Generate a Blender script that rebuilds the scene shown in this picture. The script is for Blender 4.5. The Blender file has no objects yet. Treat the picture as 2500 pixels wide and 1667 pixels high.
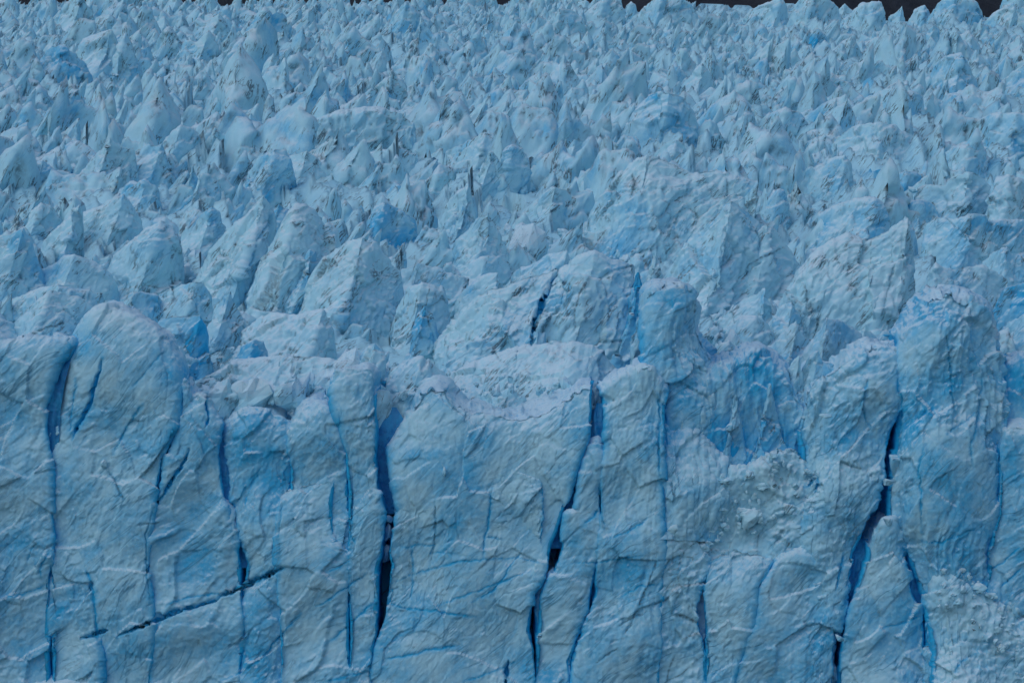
import bpy, math, random
import numpy as np

# ------------------------------------------------------------------ camera
sc = bpy.context.scene
cam_d = bpy.data.cameras.new("camera")
cam = bpy.data.objects.new("camera", cam_d)
sc.collection.objects.link(cam)
sc.camera = cam
cam.location = (0, 0, 0)
cam.rotation_euler = (math.radians(90), 0, 0)
cam_d.sensor_width = 36
TANH = 0.2126
cam_d.lens = 18 / TANH
cam_d.clip_start = 1
cam_d.clip_end = 20000

# ------------------------------------------------------------------ sky, sun, exposure
SUN_EL, SUN_AZ = math.radians(52), math.radians(-128)     # azimuth from +Y, clockwise: behind and to the left of the viewer
world = bpy.data.worlds.new("World")
sc.world = world
world.use_nodes = True
wn = world.node_tree
bg = wn.nodes["Background"]
sky = wn.nodes.new("ShaderNodeTexSky")
sky.sky_type = 'NISHITA'
sky.sun_disc = False
sky.sun_elevation = SUN_EL
sky.sun_rotation = SUN_AZ
sky.air_density = 1.0
sky.dust_density = 1.0
sky.ozone_density = 2.0
wn.links.new(sky.outputs[0], bg.inputs[0])
bg.inputs[1].default_value = 0.14
sun_d = bpy.data.lights.new("sun", 'SUN')
sun_d.energy = 0.5
sun_d.angle = math.radians(60)
sun_d.color = (1.0, 0.98, 0.95)
sun = bpy.data.objects.new("sun", sun_d)
sc.collection.objects.link(sun)
from mathutils import Vector
sd = Vector((math.sin(SUN_AZ) * math.cos(SUN_EL), math.cos(SUN_AZ) * math.cos(SUN_EL), math.sin(SUN_EL)))
sun.rotation_euler = sd.to_track_quat('Z', 'Y').to_euler()
sun.location = sd * 3000
sc.view_settings.view_transform = 'Standard'
sc.view_settings.look = 'None'
sc.view_settings.gamma = 1
sc.view_settings.use_curve_mapping = False
sc.view_settings.exposure = -0.35
sc.cycles.max_bounces = 8
sc.cycles.diffuse_bounces = 6
sc.cycles.use_denoising = True
sc.cycles.use_adaptive_sampling = True
sc.cycles.adaptive_threshold = 0.03

# ------------------------------------------------------------------ numbers
K = TANH / 1250.0            # tangent of one photograph pixel
CX, CY = 1250.0, 833.5
Z0, D0, SL = -12.0, 520.0, 0.1795     # glacier surface: z = Z0 + SL*(D-D0)
def depth_at(py):
    e = (CY - py) * K
    return min(2600.0, max(522.0, (Z0 - SL * D0) / min(e - SL, -0.02)))
rng = np.random.default_rng(7)

# ------------------------------------------------------------------ noise (numpy)
_g = np.random.default_rng(11).normal(size=(256, 3)); _g /= np.linalg.norm(_g, axis=1)[:, None]
GRAD = _g.astype(np.float32)
PERM = np.random.default_rng(12).permutation(256).astype(np.int32)
RND = np.random.default_rng(13).random((256, 3)).astype(np.float32)
def hsh(ix, iy, iz):
    return PERM[(PERM[(PERM[ix & 255] + iy) & 255] + iz) & 255]
def perlin(p):
    p = p.astype(np.float32)
    i = np.floor(p).astype(np.int32); f = p - i
    u = f * f * f * (f * (f * 6 - 15) + 10)
    out = 0
    for dx in (0, 1):
        wx = u[:, 0] if dx else 1 - u[:, 0]
        for dy in (0, 1):
            wy = u[:, 1] if dy else 1 - u[:, 1]
            for dz in (0, 1):
                wz = u[:, 2] if dz else 1 - u[:, 2]
                g = GRAD[hsh(i[:, 0] + dx, i[:, 1] + dy, i[:, 2] + dz)]
                d = g[:, 0] * (f[:, 0] - dx) + g[:, 1] * (f[:, 1] - dy) + g[:, 2] * (f[:, 2] - dz)
                out = out + wx * wy * wz * d
    return out * 1.5
def fbm(p, o=3, gain=0.5):
    a, s, r = 1.0, 0.0, 0.0
    for k in range(o):
        r = r + a * perlin(p * (2.03 ** k) + 17.3 * k); s += a; a *= gain
    return r / s
def ridged(p, o=2):
    a, s, r = 1.0, 0.0, 0.0
    for k in range(o):
        r = r + a * (1 - 2 * np.abs(perlin(p * (2.1 ** k) + 9.1 * k))); s += a; a *= 0.5
    return r / s
def worley(p):
    p = p.astype(np.float32)
    i = np.floor(p).astype(np.int32); f = p - i
    n = len(p)
    f1 = np.full(n, 9, np.float32); f2 = np.full(n, 9, np.float32)
    cid = np.zeros(n, np.int32); off = np.zeros((n, 3), np.float32)
    for dx in (-1, 0, 1):
        for dy in (-1, 0, 1):
            for dz in (-1, 0, 1):
                h = hsh(i[:, 0] + dx, i[:, 1] + dy, i[:, 2] + dz)
                c = RND[h] * 0.9 + 0.05
                v = f - c - np.array((dx, dy, dz), np.float32)
                d = np.sqrt((v * v).sum(1))
                m = d < f1
                f2 = np.where(m, f1, np.minimum(f2, d))
                f1 = np.where(m, d, f1)
                cid = np.where(m, h, cid)
                off = np.where(m[:, None], v, off)
    return f1, f2, cid, off
def rot_band(P, ang=0.72, stretch=3.2):
    """coordinates stretched along the ice's foliation, which climbs to the right"""
    c, s = math.cos(ang), math.sin(ang)
    a = (P[:, 0] * c + P[:, 2] * s) / stretch
    b = -P[:, 0] * s + P[:, 2] * c
    return np.stack([a, P[:, 1] / 1.5, b], 1)
def smooth(a, b, x):
    t = np.clip((x - a) / (b - a), 0, 1); return t * t * (3 - 2 * t)

# ------------------------------------------------------------------ materials
def new_mat(name):
    m = bpy.data.materials.new(name); m.use_nodes = True
    nt = m.node_tree
    return m, nt, nt.nodes["Principled BSDF"]
def N(nt, t, **k):
    n = nt.nodes.new(t)
    for a, v in k.items():
        setattr(n, a, v)
    return n
def mathn(nt, op, a, b=None, clamp=False):
    n = N(nt, "ShaderNodeMath", operation=op, use_clamp=clamp)
    for i, v in enumerate((a, b)):
        if v is None: continue
        if isinstance(v, (int, float)): n.inputs[i].default_value = v
        else: nt.links.new(v, n.inputs[i])
    return n.outputs[0]
def mixc(nt, f, a, b):
    n = N(nt, "ShaderNodeMix", data_type='RGBA')
    for sock, v in ((n.inputs["Factor"], f), (n.inputs[6], a), (n.inputs[7], b)):
        if isinstance(v, (int, float)): sock.default_value = v
        elif isinstance(v, tuple): sock.default_value = (*v, 1)
        else: nt.links.new(v, sock)
    return n.outputs[2]
def ramp(nt, x, a, b):
    n = N(nt, "ShaderNodeMapRange", interpolation_type='SMOOTHSTEP')
    nt.links.new(x, n.inputs[0]); n.inputs[1].default_value = a; n.inputs[2].default_value = b
    return n.outputs[0]
def noise(nt, vec, scale, detail=3, rough=0.55):
    n = N(nt, "ShaderNodeTexNoise"); n.inputs["Scale"].default_value = scale
    n.inputs["Detail"].default_value = detail; n.inputs["Roughness"].default_value = rough
    nt.links.new(vec, n.inputs["Vector"])
    return n.outputs[0]

def ice_material(name, sc_len, vein=0.5, dirt_gain=1.0, tint=0.0, glow=0.0, warp=14.0, ang=0.72):
    """sc_len: size in metres of the finest readable grain; texture is laid in the ice's own space"""
    m, nt, b = new_mat(name)
    geo = N(nt, "ShaderNodeNewGeometry"); pos = geo.outputs["Position"]
    att = N(nt, "ShaderNodeVertexColor", layer_name="ice")
    sep = N(nt, "ShaderNodeSeparateColor"); nt.links.new(att.outputs[0], sep.inputs[0])
    blue, dirt, snow = sep.outputs[0], sep.outputs[1], sep.outputs[2]
    wv = N(nt, "ShaderNodeTexNoise"); wv.inputs["Scale"].default_value = 0.035 / sc_len; wv.inputs["Detail"].default_value = 1.0
    nt.links.new(pos, wv.inputs["Vector"])
    wm = N(nt, "ShaderNodeVectorMath", operation='MULTIPLY_ADD'); nt.links.new(wv.outputs["Color"], wm.inputs[0])
    wm.inputs[1].default_value = (warp,) * 3; nt.links.new(pos, wm.inputs[2])
    mp = N(nt, "ShaderNodeMapping", vector_type='TEXTURE'); nt.links.new(wm.outputs[0], mp.inputs[0])
    mp.inputs["Rotation"].default_value = (0, -ang, 0); mp.inputs["Scale"].default_value = (8.0, 2.5, 1.0)
    band = mp.outputs[0]
    mv = N(nt, "ShaderNodeMapping", vector_type='TEXTURE'); nt.links.new(pos, mv.inputs[0])
    mv.inputs["Scale"].default_value = (1, 1, 6.0)
    vert = mv.outputs[0]
    L = sc_len
    n1 = noise(nt, pos, 0.10 / L, 5, 0.6)
    n2 = noise(nt, band, 0.55 / L, 4, 0.6)
    n3 = noise(nt, pos, 1.4 / L, 3, 0.6)
    n4 = noise(nt, vert, 0.40 / L, 4, 0.6)
    # base: bubbly grey-white ice to clear blue ice
    bl = mathn(nt, 'ADD', mathn(nt, 'ADD', blue, tint), mathn(nt, 'MULTIPLY', mathn(nt, 'SUBTRACT', n1, 0.5), 1.15))
    bl = mathn(nt, 'ADD', bl, mathn(nt, 'MULTIPLY', mathn(nt, 'SUBTRACT', n2, 0.5), 0.45), True)
    c = mixc(nt, ramp(nt, bl, 0.0, 1.0), (0.47, 0.79, 0.88), (0.02, 0.46, 0.78))
    c = mixc(nt, mathn(nt, 'MULTIPLY', mathn(nt, 'MULTIPLY', ramp(nt, n3, 0.45, 0.7), 0.34), mathn(nt, 'SUBTRACT', 1.0, ramp(nt, blue, 0.3, 0.8))), c, (0.53, 0.82, 0.90))
    # veins of clear blue ice running with the foliation
    v1 = mathn(nt, 'ABSOLUTE', mathn(nt, 'SUBTRACT', noise(nt, band, 0.22 / L, 3, 0.6), 0.5))
    v1 = mathn(nt, 'SUBTRACT', 1.0, ramp(nt, v1, 0.0, 0.022))
    v1 = mathn(nt, 'MULTIPLY', v1, mathn(nt, 'MULTIPLY', ramp(nt, n1, 0.42, 0.62), vein))
    c = mixc(nt, v1, c, (0.10, 0.34, 0.50))
    # silt: thin dark streaks and smudges
    d1 = mathn(nt, 'ABSOLUTE', mathn(nt, 'SUBTRACT', noise(nt, band, 0.40 / L, 5, 0.65), 0.5))
    d1 = mathn(nt, 'SUBTRACT', 1.0, ramp(nt, d1, 0.0, 0.035))
    d2 = mathn(nt, 'MULTIPLY', ramp(nt, n4, 0.50, 0.72), 0.35)
    dd = mathn(nt, 'MULTIPLY', mathn(nt, 'MAXIMUM', d1, d2), ramp(nt, noise(nt, pos, 0.17 / L, 3), 0.47, 0.66))
    dd = mathn(nt, 'ADD', mathn(nt, 'MULTIPLY', dd, 0.5 * dirt_gain), mathn(nt, 'MULTIPLY', dirt, mathn(nt, 'ADD', 0.25, mathn(nt, 'MULTIPLY', ramp(nt, n3, 0.35, 0.6), 0.75))), True)
    dd = mathn(nt, 'MINIMUM', dd, 0.88)
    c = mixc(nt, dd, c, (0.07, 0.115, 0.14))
    c = mixc(nt, mathn(nt, 'MULTIPLY', snow, ramp(nt, n3, 0.25, 0.5)), c, (0.70, 0.87, 0.93))
    nt.links.new(c, b.inputs["Base Color"])
    if glow:      # light wanders a little way through the ice, blue farthest
        b.subsurface_method = 'RANDOM_WALK'
        b.inputs["Subsurface Weight"].default_value = 1.0
        b.inputs["Subsurface Radius"].default_value = (0.3, 0.8, 1.0)
        b.inputs["Subsurface Scale"].default_value = glow
    b.inputs["Roughness"].default_value = 0.55
    b.inputs["Specular IOR Level"].default_value = 0.25
    bp = N(nt, "ShaderNodeBump"); bp.inputs["Strength"].default_value = 0.55; bp.inputs["Distance"].default_value = 0.35 * L
    hh = mathn(nt, 'ADD', mathn(nt, 'MULTIPLY', n2, 1.0), mathn(nt, 'MULTIPLY', n3, 0.55))
    hh = mathn(nt, 'SUBTRACT', hh, mathn(nt, 'MULTIPLY', v1, 0.5))
    nt.links.new(hh, bp.inputs["Height"]); nt.links.new(bp.outputs[0], b.inputs["Normal"])
    return m
ICE_WALL = ice_material("cliff_ice", 1.0, 0.75, 0.6, 0.21)
ICE_MID = ice_material("serac_ice", 1.2, 0.5, 2.0, warp=14.0, ang=0.9)
ICE_FAR = ice_material("far_ice", 1.7, 0.25, 2.5, 0.03, warp=24.0, ang=1.1)
def simple_mat(name, c1, c2, scale, rough=0.8):
    m, nt, b = new_mat(name)
    geo = N(nt, "ShaderNodeNewGeometry")
    n = noise(nt, geo.outputs["Position"], scale, 6, 0.65)
    nt.links.new(mixc(nt, ramp(nt, n, 0.35, 0.65), c1, c2), b.inputs["Base Color"])
    b.inputs["Roughness"].default_value = rough
    bp = N(nt, "ShaderNodeBump"); bp.inputs["Strength"].default_value = 0.8; bp.inputs["Distance"].default_value = 0.5 / scale
    nt.links.new(n, bp.inputs["Height"]); nt.links.new(bp.outputs[0], b.inputs["Normal"])
    return m
ROCK = simple_mat("dark_rock", (0.009, 0.013, 0.02), (0.02, 0.026, 0.036), 0.03)
DEEP_ICE = simple_mat("clear_blue_ice", (0.008, 0.20, 0.47), (0.02, 0.33, 0.62), 0.5, 0.4)
SEA = simple_mat("sea_water", (0.02, 0.05, 0.06), (0.03, 0.07, 0.08), 0.2, 0.15)

# ------------------------------------------------------------------ mesh helpers
def grid_faces(nr, nc):
    i = np.arange(nr - 1)[:, None] * nc + np.arange(nc - 1)[None, :]
    return np.stack([i, i + 1, i + nc + 1, i + nc], -1).reshape(-1, 4)
def grid_normals(P):
    du = np.gradient(P, axis=1); dv = np.gradient(P, axis=0)
    n = np.cross(du, dv)
    return n / (np.linalg.norm(n, axis=2, keepdims=True) + 1e-9)
def build(name, V, F, col, mat, origin=None, smooth_shade=True, link=True):
    V = np.asarray(V, np.float32)
    if origin is None:
        origin = np.array([V[:, 0].mean(), V[:, 1].mean(), V[:, 2].min()])
    V = V - np.asarray(origin, np.float32)
    me = bpy.data.meshes.new(name)
    n = len(V); f = len(F); k = F.shape[1]
    me.vertices.add(n); me.vertices.foreach_set("co", V.ravel())
    me.loops.add(f * k); me.loops.foreach_set("vertex_index", F.ravel().astype(np.int32))
    me.polygons.add(f); me.polygons.foreach_set("loop_start", np.arange(0, f * k, k, dtype=np.int32))
    me.polygons.foreach_set("loop_total", np.full(f, k, np.int32))
    me.polygons.foreach_set("use_smooth", np.full(f, smooth_shade))
    me.update(calc_edges=True)
    if col is not None:
        a = me.color_attributes.new("ice", 'FLOAT_COLOR', 'POINT')
        c = np.ones((n, 4), np.float32); c[:, :3] = col
        a.data.foreach_set("color", c.ravel())
    me.materials.append(mat)
    o = bpy.data.objects.new(name, me)
    o.location = origin
    if link: sc.collection.objects.link(o)
    return o
def tag(o, label, cat, group=None, kind=None):
    if label: o["label"] = label
    if cat: o["category"] = cat
    if group: o["group"] = group
    o["kind"] = kind or "thing"
    return o
def poly_at(poly, y):
    p = np.array(poly, float)
    return np.interp(y, p[:, 1], p[:, 0])
def resample(pts, ds):
    p = np.array(pts, float)
    d = np.r_[0, np.cumsum(np.hypot(*np.diff(p, axis=0).T))]
    n = max(6, int(d[-1] / ds) + 1)
    t = np.linspace(0, d[-1], n)
    # light corner rounding: blend linear interpolation with a smoothed copy
    x = np.interp(t, d, p[:, 0]); y = np.interp(t, d, p[:, 1])
    return np.stack([x, y], 1), t
def seg_dist(px, py, line):
    """distance in photo pixels to a polyline, and the position along it 0..1"""
    L = np.array(line, float)
    best = np.full(px.shape, 1e9); tt = np.zeros(px.shape)
    m = len(L) - 1
    for i in range(m):
        a, b = L[i], L[i + 1]; ab = b - a
        t = np.clip(((px - a[0]) * ab[0] + (py - a[1]) * ab[1]) / (ab @ ab), 0, 1)
        d = np.hypot(px - a[0] - t * ab[0], py - a[1] - t * ab[1])
        k = d < best
        best = np.where(k, d, best); tt = np.where(k, (i + t) / m, tt)
    return best, tt

CRACKS = []     # (polyline in photo px, half width px, depth m, blue, dirt)
def carve(P, n, col, D, wob=1.5):
    """cut the traced cracks into a face: real grooves whose walls are clear blue ice"""
    Y = P[:, 1]; px = CX + P[:, 0] / (K * Y); py = CY - P[:, 2] / (K * Y)
    jx = 7 * fbm(np.stack([px / 24, py / 24, px * 0], 1), 3, 0.6); jy = 7 * fbm(np.stack([px / 24 + 50, py / 24, px * 0], 1), 3, 0.6)
    out = np.zeros(len(P))
    x0, x1, y0, y1 = px.min(), px.max(), py.min(), py.max()
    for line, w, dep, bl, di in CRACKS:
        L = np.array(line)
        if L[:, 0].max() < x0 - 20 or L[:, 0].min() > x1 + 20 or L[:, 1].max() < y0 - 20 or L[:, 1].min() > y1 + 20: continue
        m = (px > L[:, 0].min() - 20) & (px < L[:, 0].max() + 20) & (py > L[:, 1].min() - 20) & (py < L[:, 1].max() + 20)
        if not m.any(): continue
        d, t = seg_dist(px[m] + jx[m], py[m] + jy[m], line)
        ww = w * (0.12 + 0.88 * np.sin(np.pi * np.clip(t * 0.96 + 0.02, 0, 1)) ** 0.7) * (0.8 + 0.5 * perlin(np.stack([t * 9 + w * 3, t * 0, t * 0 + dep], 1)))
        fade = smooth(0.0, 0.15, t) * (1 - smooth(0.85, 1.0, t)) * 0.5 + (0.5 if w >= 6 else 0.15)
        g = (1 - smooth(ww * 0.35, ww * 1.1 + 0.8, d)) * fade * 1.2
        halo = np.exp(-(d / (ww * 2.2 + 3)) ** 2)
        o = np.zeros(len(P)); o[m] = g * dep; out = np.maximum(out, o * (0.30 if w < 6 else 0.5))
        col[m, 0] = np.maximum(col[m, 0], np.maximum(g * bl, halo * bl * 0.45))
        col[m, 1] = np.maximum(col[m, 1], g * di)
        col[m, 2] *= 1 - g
    return P - n * out[:, None], col

# ------------------------------------------------------------------ builders
def relief(P, n, L, seed, amp=1.0, crumb=0.0, flute=0.0, style="serac"):
    """facets, ridges along the foliation, scallops and fine roughness; returns displacement, blue, dirt"""
    kl, kr, kf, kg, ks, kc, kn = dict(serac=(0.09, 0.055, 0.085, 0.021, 0.010, 0.7, 0.012), wall=(0.12, 0.008, 0.042, 0.010, 0.002, 0.14, 0.009),
                                  far=(0.10, 0.035, 0.11, 0.03, 0.02, 1.0, 0.014))[style]
    o = np.array([seed * 13.7 % 91, seed * 7.3 % 83, seed * 3.1 % 77])
    Q = P + o * 10
    warp = np.stack([perlin(Q / (0.5 * L)), perlin(Q / (0.5 * L) + 31), perlin(Q / (0.5 * L) + 67)], 1) * (0.12 * L)
    W = Q + warp
    B = rot_band(W, 0.8, 4.5)
    d = perlin(Q / (0.75 * L)) * kl * L
    d = d - ridged(B / (0.20 * L), 2) * kr * L * smooth(-0.2, 0.35, perlin(Q / (0.5 * L) + 12))
    f1, f2, cid, off = worley(rot_band(W, 0.9, 1.5) / (0.34 * L))
    gv = GRAD[(cid * 7 + 3) & 255]
    facet = (off * gv).sum(1)
    d = d + facet * kf * L
    edge = f2 - f1
    g1, g2, cid2, off2 = worley(rot_band(W, 0.72, 2.0) / (0.105 * L))
    facet2 = (off2 * GRAD[(cid2 * 5 + 1) & 255]).sum(1)
    d = d + facet2 * kg * L + (g1 - 0.5) * ks * L
    if style != "far":
        _, _, cid3, off3 = worley(rot_band(W, 0.8, 1.6) / (0.045 * L) + 3)
        d = d + (off3 * GRAD[(cid3 * 3 + 2) & 255]).sum(1) * 0.8 * kg * L
    d = d + fbm(Q / (0.06 * L), 3, 0.6) * kn * L
    if flute:
        F = W * np.array([1, 0.7, 0.10])
        d = d + flute * ridged(F / (0.10 * L), 2) * 0.04 * L
    if crumb:
        c1, _, _, _ = worley(W / (0.085 * L)); c2, _, _, _ = worley(W / (0.033 * L) + 5)
        m = 0.45 + 0.9 * smooth(-0.3, 0.3, perlin(Q / (0.22 * L) + 70))
        d = d + crumb * m * ((0.6 - c1) * 0.05 * L + (0.6 - c2) * 0.022 * L)
    fresh = RND[cid, 0] * 0.7 + RND[cid2, 1] * 0.3
    bl = smooth(0.62, 0.97, fresh) * 0.45
    crease = (1 - smooth(0.0, 0.05, edge)) * smooth(0.0, 0.3, perlin(Q / (0.35 * L) + 40))
    crease2 = (1 - smooth(0.0, 0.08, g2 - g1)) * smooth(0.15, 0.4, perlin(Q / (0.30 * L) + 80))
    d = d - kc * (crease * 0.03 + crease2 * 0.015) * L
    dirt = np.clip(crease * 0.6 + crease2 * 0.55, 0, 1)
    return d * amp, bl, dirt

def snow_of(n, P, L, a=0.36, b=0.8):
    return smooth(a, b, n[:, 2] + 0.18 * perlin(P / (0.12 * L))) 

def wedge_mesh(x, zc, yc, zb, cot_f, cot_b, nf, nb, seed, L, amp=1.0, crumb=0.0, flute=0.0, lean=0.18,
               blue=0.15, dirt=0.25, carved=False, style="serac"):
    nc = len(x)
    h = np.maximum(zc - zb, 0.02 * L)
    H = h.max()
    tf = np.linspace(1, 0, nf) ** 1.12; tb = np.linspace(0, 1, nb + 1)[1:] ** 1.3
    rows = []
    r = 0.03 * H
    for t in tf:
        d = t * h
        y = yc - cot_f * d * (1 - 0.38 * d / H) - r * (1 - np.exp(-d / r)) * 0.9
        rows.append(np.stack([x - lean * d * (0.35 + 0.65 * d / H), y, zc - d], 1))
    for t in tb:
        d = t * h
        y = yc + cot_b * d + 0.16 * H * (1 - np.exp(-d / (0.08 * H)))
        rows.append(np.stack([x, y, zc - d], 1))
    P = np.array(rows)
    sh = P.shape
    nrm = grid_normals(P)
    n = nrm.reshape(-1, 3); p = P.reshape(-1, 3)
    d, bl, dt = relief(p, n, L, seed, amp, crumb, flute, style)
    keep = np.repeat(np.r_[0.30 + 0.70 * smooth(0.0, 0.12, tf), 0.6 + 0.4 * tb], nc)
    # stay put at the very crest so that its line keeps its shape
    p2 = p + n * (d * keep)[:, None]
    n2 = grid_normals(p2.reshape(sh)).reshape(-1, 3)
    col = np.zeros((len(p), 3), np.float32)
    col[:, 0] = np.clip(blue + bl * (0.5 + blue) + 0.30 * perlin(p / (0.45 * L) + seed), 0, 1)
    col[:, 1] = np.clip(dt * dirt * 3.0, 0, 0.95)
    col[:, 2] = snow_of(n2, p, L) * 0.85
    if carved:
        p2, col = carve(p2, n2, col, 0)
    return p2, grid_faces(*sh[:2]), col

def crest_jag(pts, t, px_amp, seed, fine=0.8, side=0.8):
    tt = np.stack([t / 26.0 + seed * 3.3, np.zeros_like(t) + seed, np.zeros_like(t)], 1)
    pts[:, 1] += px_amp * (1.6 * perlin(tt) + 1.1 * perlin(tt * 2.3 + 5) + fine * perlin(tt * 5.1 + 9))
    pts[:, 0] += px_amp * side * perlin(tt * 1.7 + 21)
    return pts

_seed = [100]
TRACED = []
CRESTS = []
def traced_wedge(name, label, crest, base, D=None, slope=62, kink=0.75, yaw=None, ds=3.3, jag=2.2, blue=0.15, dirt=0.25,
                 amp=1.0, crumb=0.0, flute=0.0, cat="serac", group=None, ends=0.16, lean=0.34, mat=None, deep=0.55, Lk=1.0):
    _seed[0] += 1; seed = _seed[0]
    r = random.Random(seed)
    D = D or depth_at(base)
    if yaw is None: yaw = r.uniform(-0.25, 0.25)
    c = [tuple(p) for p in crest]
    ytop = min(p[1] for p in c)
    hpx = base - ytop
    low = base + max(deep * hpx, 9.0 / (K * D))
    if c[0][1] < low - 4: c.insert(0, (c[0][0] - ends * (low - c[0][1]), low))
    if c[-1][1] < low - 4: c.append((c[-1][0] + ends * (low - c[-1][1]), low))
    pts, t = resample(c, ds)
    pts = crest_jag(pts, t, jag, seed)
    pts[:, 1] = np.minimum(pts[:, 1], low)
    pk = crest[int(np.argmin([p[1] for p in crest]))][0]
    dx = (pts[:, 0] - pk) * K * D
    wid = (pts[:, 0].max() - pts[:, 0].min()) * K * D
    yc = D + kink * np.abs(dx) * np.where(dx > 0, 1.0, 0.7) + yaw * dx
    yc = yc + 0.05 * wid * perlin(np.stack([dx / (0.3 * wid) + seed, dx * 0, dx * 0], 1))
    x = (pts[:, 0] - CX) * K * yc; zc = (CY - pts[:, 1]) * K * yc
    zb = (CY - low) * K * D
    H = zc.max() - zb
    Hpx = low - ytop
    L = Lk * min(max(0.75 * H, 0.5 * wid), 1.4 * H, 34.0)
    nf = int(np.clip(Hpx / (ds * 1.05), 8, 160)); nb = max(4, nf // 5)
    V, F, col = wedge_mesh(x, zc, yc, zb, 1 / math.tan(math.radians(slope)), 0.35, nf, nb, seed, L, amp, crumb, flute, lean, blue, dirt, carved=True, style="serac" if D < 1000 else "far")
    TRACED.append(([(p[0], p[1]) for p in c], base, D, label, o if False else None))
    o = build(name, V, F, col, mat or (ICE_MID if D < 900 else ICE_FAR))
    return tag(o, label, cat, group)

def traced_block(name, label, crest, left=None, right=None, bottom=1765, D=512, ds=2.9, slope=86.5, thick=16.0, jag=3.6, blue=0.16, dirt=0.10,
                 amp=1.5, crumb=0.0, flute=0.15, yaw=0.0, bow=0.0, cat="ice block", group="blocks of the glacier front", L=22.0, edge_r=0.35, mat=None, brow=(1.6, 1.8), open_l=(), open_r=()):
    """a block of the front: crest line and the two crevasse edges traced, a face, side walls running back into the ice, a top"""
    _seed[0] += 1; seed = _seed[0]
    pts, t = resample(crest, ds)
    pts = crest_jag(pts, t, jag, seed, 0.25, 0.0)
    u = 0.5 * t / t[-1] + 0.5 * (pts[:, 0] - pts[0, 0]) / (pts[-1, 0] - pts[0, 0])
    u = np.clip(np.maximum.accumulate(u), 0, 1); u[0], u[-1] = 0, 1
    if left is None: left = [crest[0], (crest[0][0], bottom)]
    if right is None: right = [crest[-1], (crest[-1][0], bottom)]
    yt = pts[:, 1].min()
    nr = int((bottom - yt) / (ds * 1.1))
    v = np.linspace(1, 0, nr)
    Yp = pts[None, :, 1] + v[:, None] * (bottom - pts[None, :, 1])
    jl = 2.2 * fbm(np.stack([Yp[:, 0] / 22, Yp[:, 0] * 0 + seed, Yp[:, 0] * 0], 1), 3)
    jr = 2.2 * fbm(np.stack([Yp[:, -1] / 22, Yp[:, -1] * 0 + seed + 9, Yp[:, -1] * 0], 1), 3)
    jl = np.interp(Yp, Yp[::-1, 0], jl[::-1]); jr = np.interp(Yp, Yp[::-1, -1], jr[::-1])
    xl = poly_at(left, Yp) - left[0][0] + jl; xr = poly_at(right, Yp) - right[0][0] + jr
    def shut(Y, spans):         # where no slit stands open the block runs on into its neighbour
        f = np.full(Y.shape, 4.5)
        for y0, y1 in spans: f = np.minimum(f, 4.5 - 3.2 * smooth(y0 - 14, y0 + 14, Y) * (1 - smooth(y1 - 14, y1 + 14, Y)))
        return f
    ev = pts[0, 0] + u * (pts[-1, 0] - pts[0, 0])       # columns spread evenly below the crest
    mono = np.maximum.accumulate(pts[:, 0]) + 0.02 * np.arange(len(pts))
    spread = smooth(0.0, 55.0, Yp - pts[None, :, 1])
    base_x = mono[None, :] * (1 - spread) + ev[None, :] * spread
    Xp = base_x + (1 - u)[None, :] * (xl - shut(Yp, open_l)) + u[None, :] * (xr + shut(Yp, open_r))
    dpx = (Yp - pts[None, :, 1])
    dm = dpx * K * D
    pxm = pts[:, 0].mean()
    Yd = D - dm / math.tan(math.radians(slope)) + yaw * (Xp - pxm) * K * D
    wpx = Xp[:, -1:] - Xp[:, :1]
    uu = (Xp - Xp[:, :1]) / np.maximum(wpx, 1)
    Yd = Yd + bow * wpx * K * D * (2 * uu - 1) ** 2
    el = np.minimum((Xp - Xp[:, :1]), (Xp[:, -1:] - Xp)) * K * D          # metres to the nearer side edge
    Yd = Yd + edge_r * np.exp(-np.maximum(el, 0) / (0.6 * edge_r))
    ys = np.convolve(np.pad(pts[:, 1], 9, mode='edge'), np.ones(19) / 19, mode='valid')
    dmb = np.maximum(Yp - ys[None, :], 0) * K * D
    Yd = Yd + brow[0] * np.exp(-dmb / brow[1])                                     # rolled-over brow
    if bottom < 1700:
        vv = v[:, None] + 0.10 * perlin(np.stack([Xp.ravel() / 40, Yp.ravel() * 0 + seed, Xp.ravel() * 0], 1)).reshape(Xp.shape)
        Yd = Yd + 3.2 * smooth(0.40, 1.0, vv) ** 1.3                      # foot sinks back into the wall behind
    CRESTS.append((pts[::8].copy(), D + brow[0]))
    # back rows of the top
    P = np.stack([(Xp - CX) * K * Yd, Yd, (CY - Yp) * K * Yd], -1)
    tops = []
    last = P[-1]
    for k, s in enumerate((0.05, 0.11, 0.18, 0.26, 0.36, 0.47, 0.6, 0.73, 0.86, 1.0)):
        q = last.copy(); q[:, 2] += ((pts[:, 1] - ys) * K * D) * smooth(0.0, 0.25, s); q[:, 1] += s * thick; q[:, 2] += s * thick * 0.16 + 1.6 * smooth(0, 0.3, s) * fbm(q / 5.0, 3) - 1.0 * s * s
        tops.append(q)
    P = np.concatenate([P, np.array(tops)], 0)
    # side walls
    def wing(colm):
        out = []
        for s in (0.06, 0.16, 0.32, 0.55, 0.8, 1.0):
            q = colm.copy(); q[:, 1] = np.maximum(q[:, 1] + s * thick, q[:, 1]); out.append(q)
        return np.array(out)
    wl = wing(P[:, 0])[::-1]; wr = wing(P[:, -1])
    P = np.concatenate([wl.transpose(1, 0, 2), P, wr.transpose(1, 0, 2)], 1)
    sh = P.shape
    nrm = grid_normals(P)
    n = nrm.reshape(-1, 3); p = P.reshape(-1, 3)
    d, bl, dt = relief(p, n, L, 5, amp, crumb, flute, "wall")
    colj = np.tile(np.arange(sh[1]), sh[0])
    side = (colj < 6) | (colj >= sh[1] - 6)
    d = np.where(side, d * 0.35, d)
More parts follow.
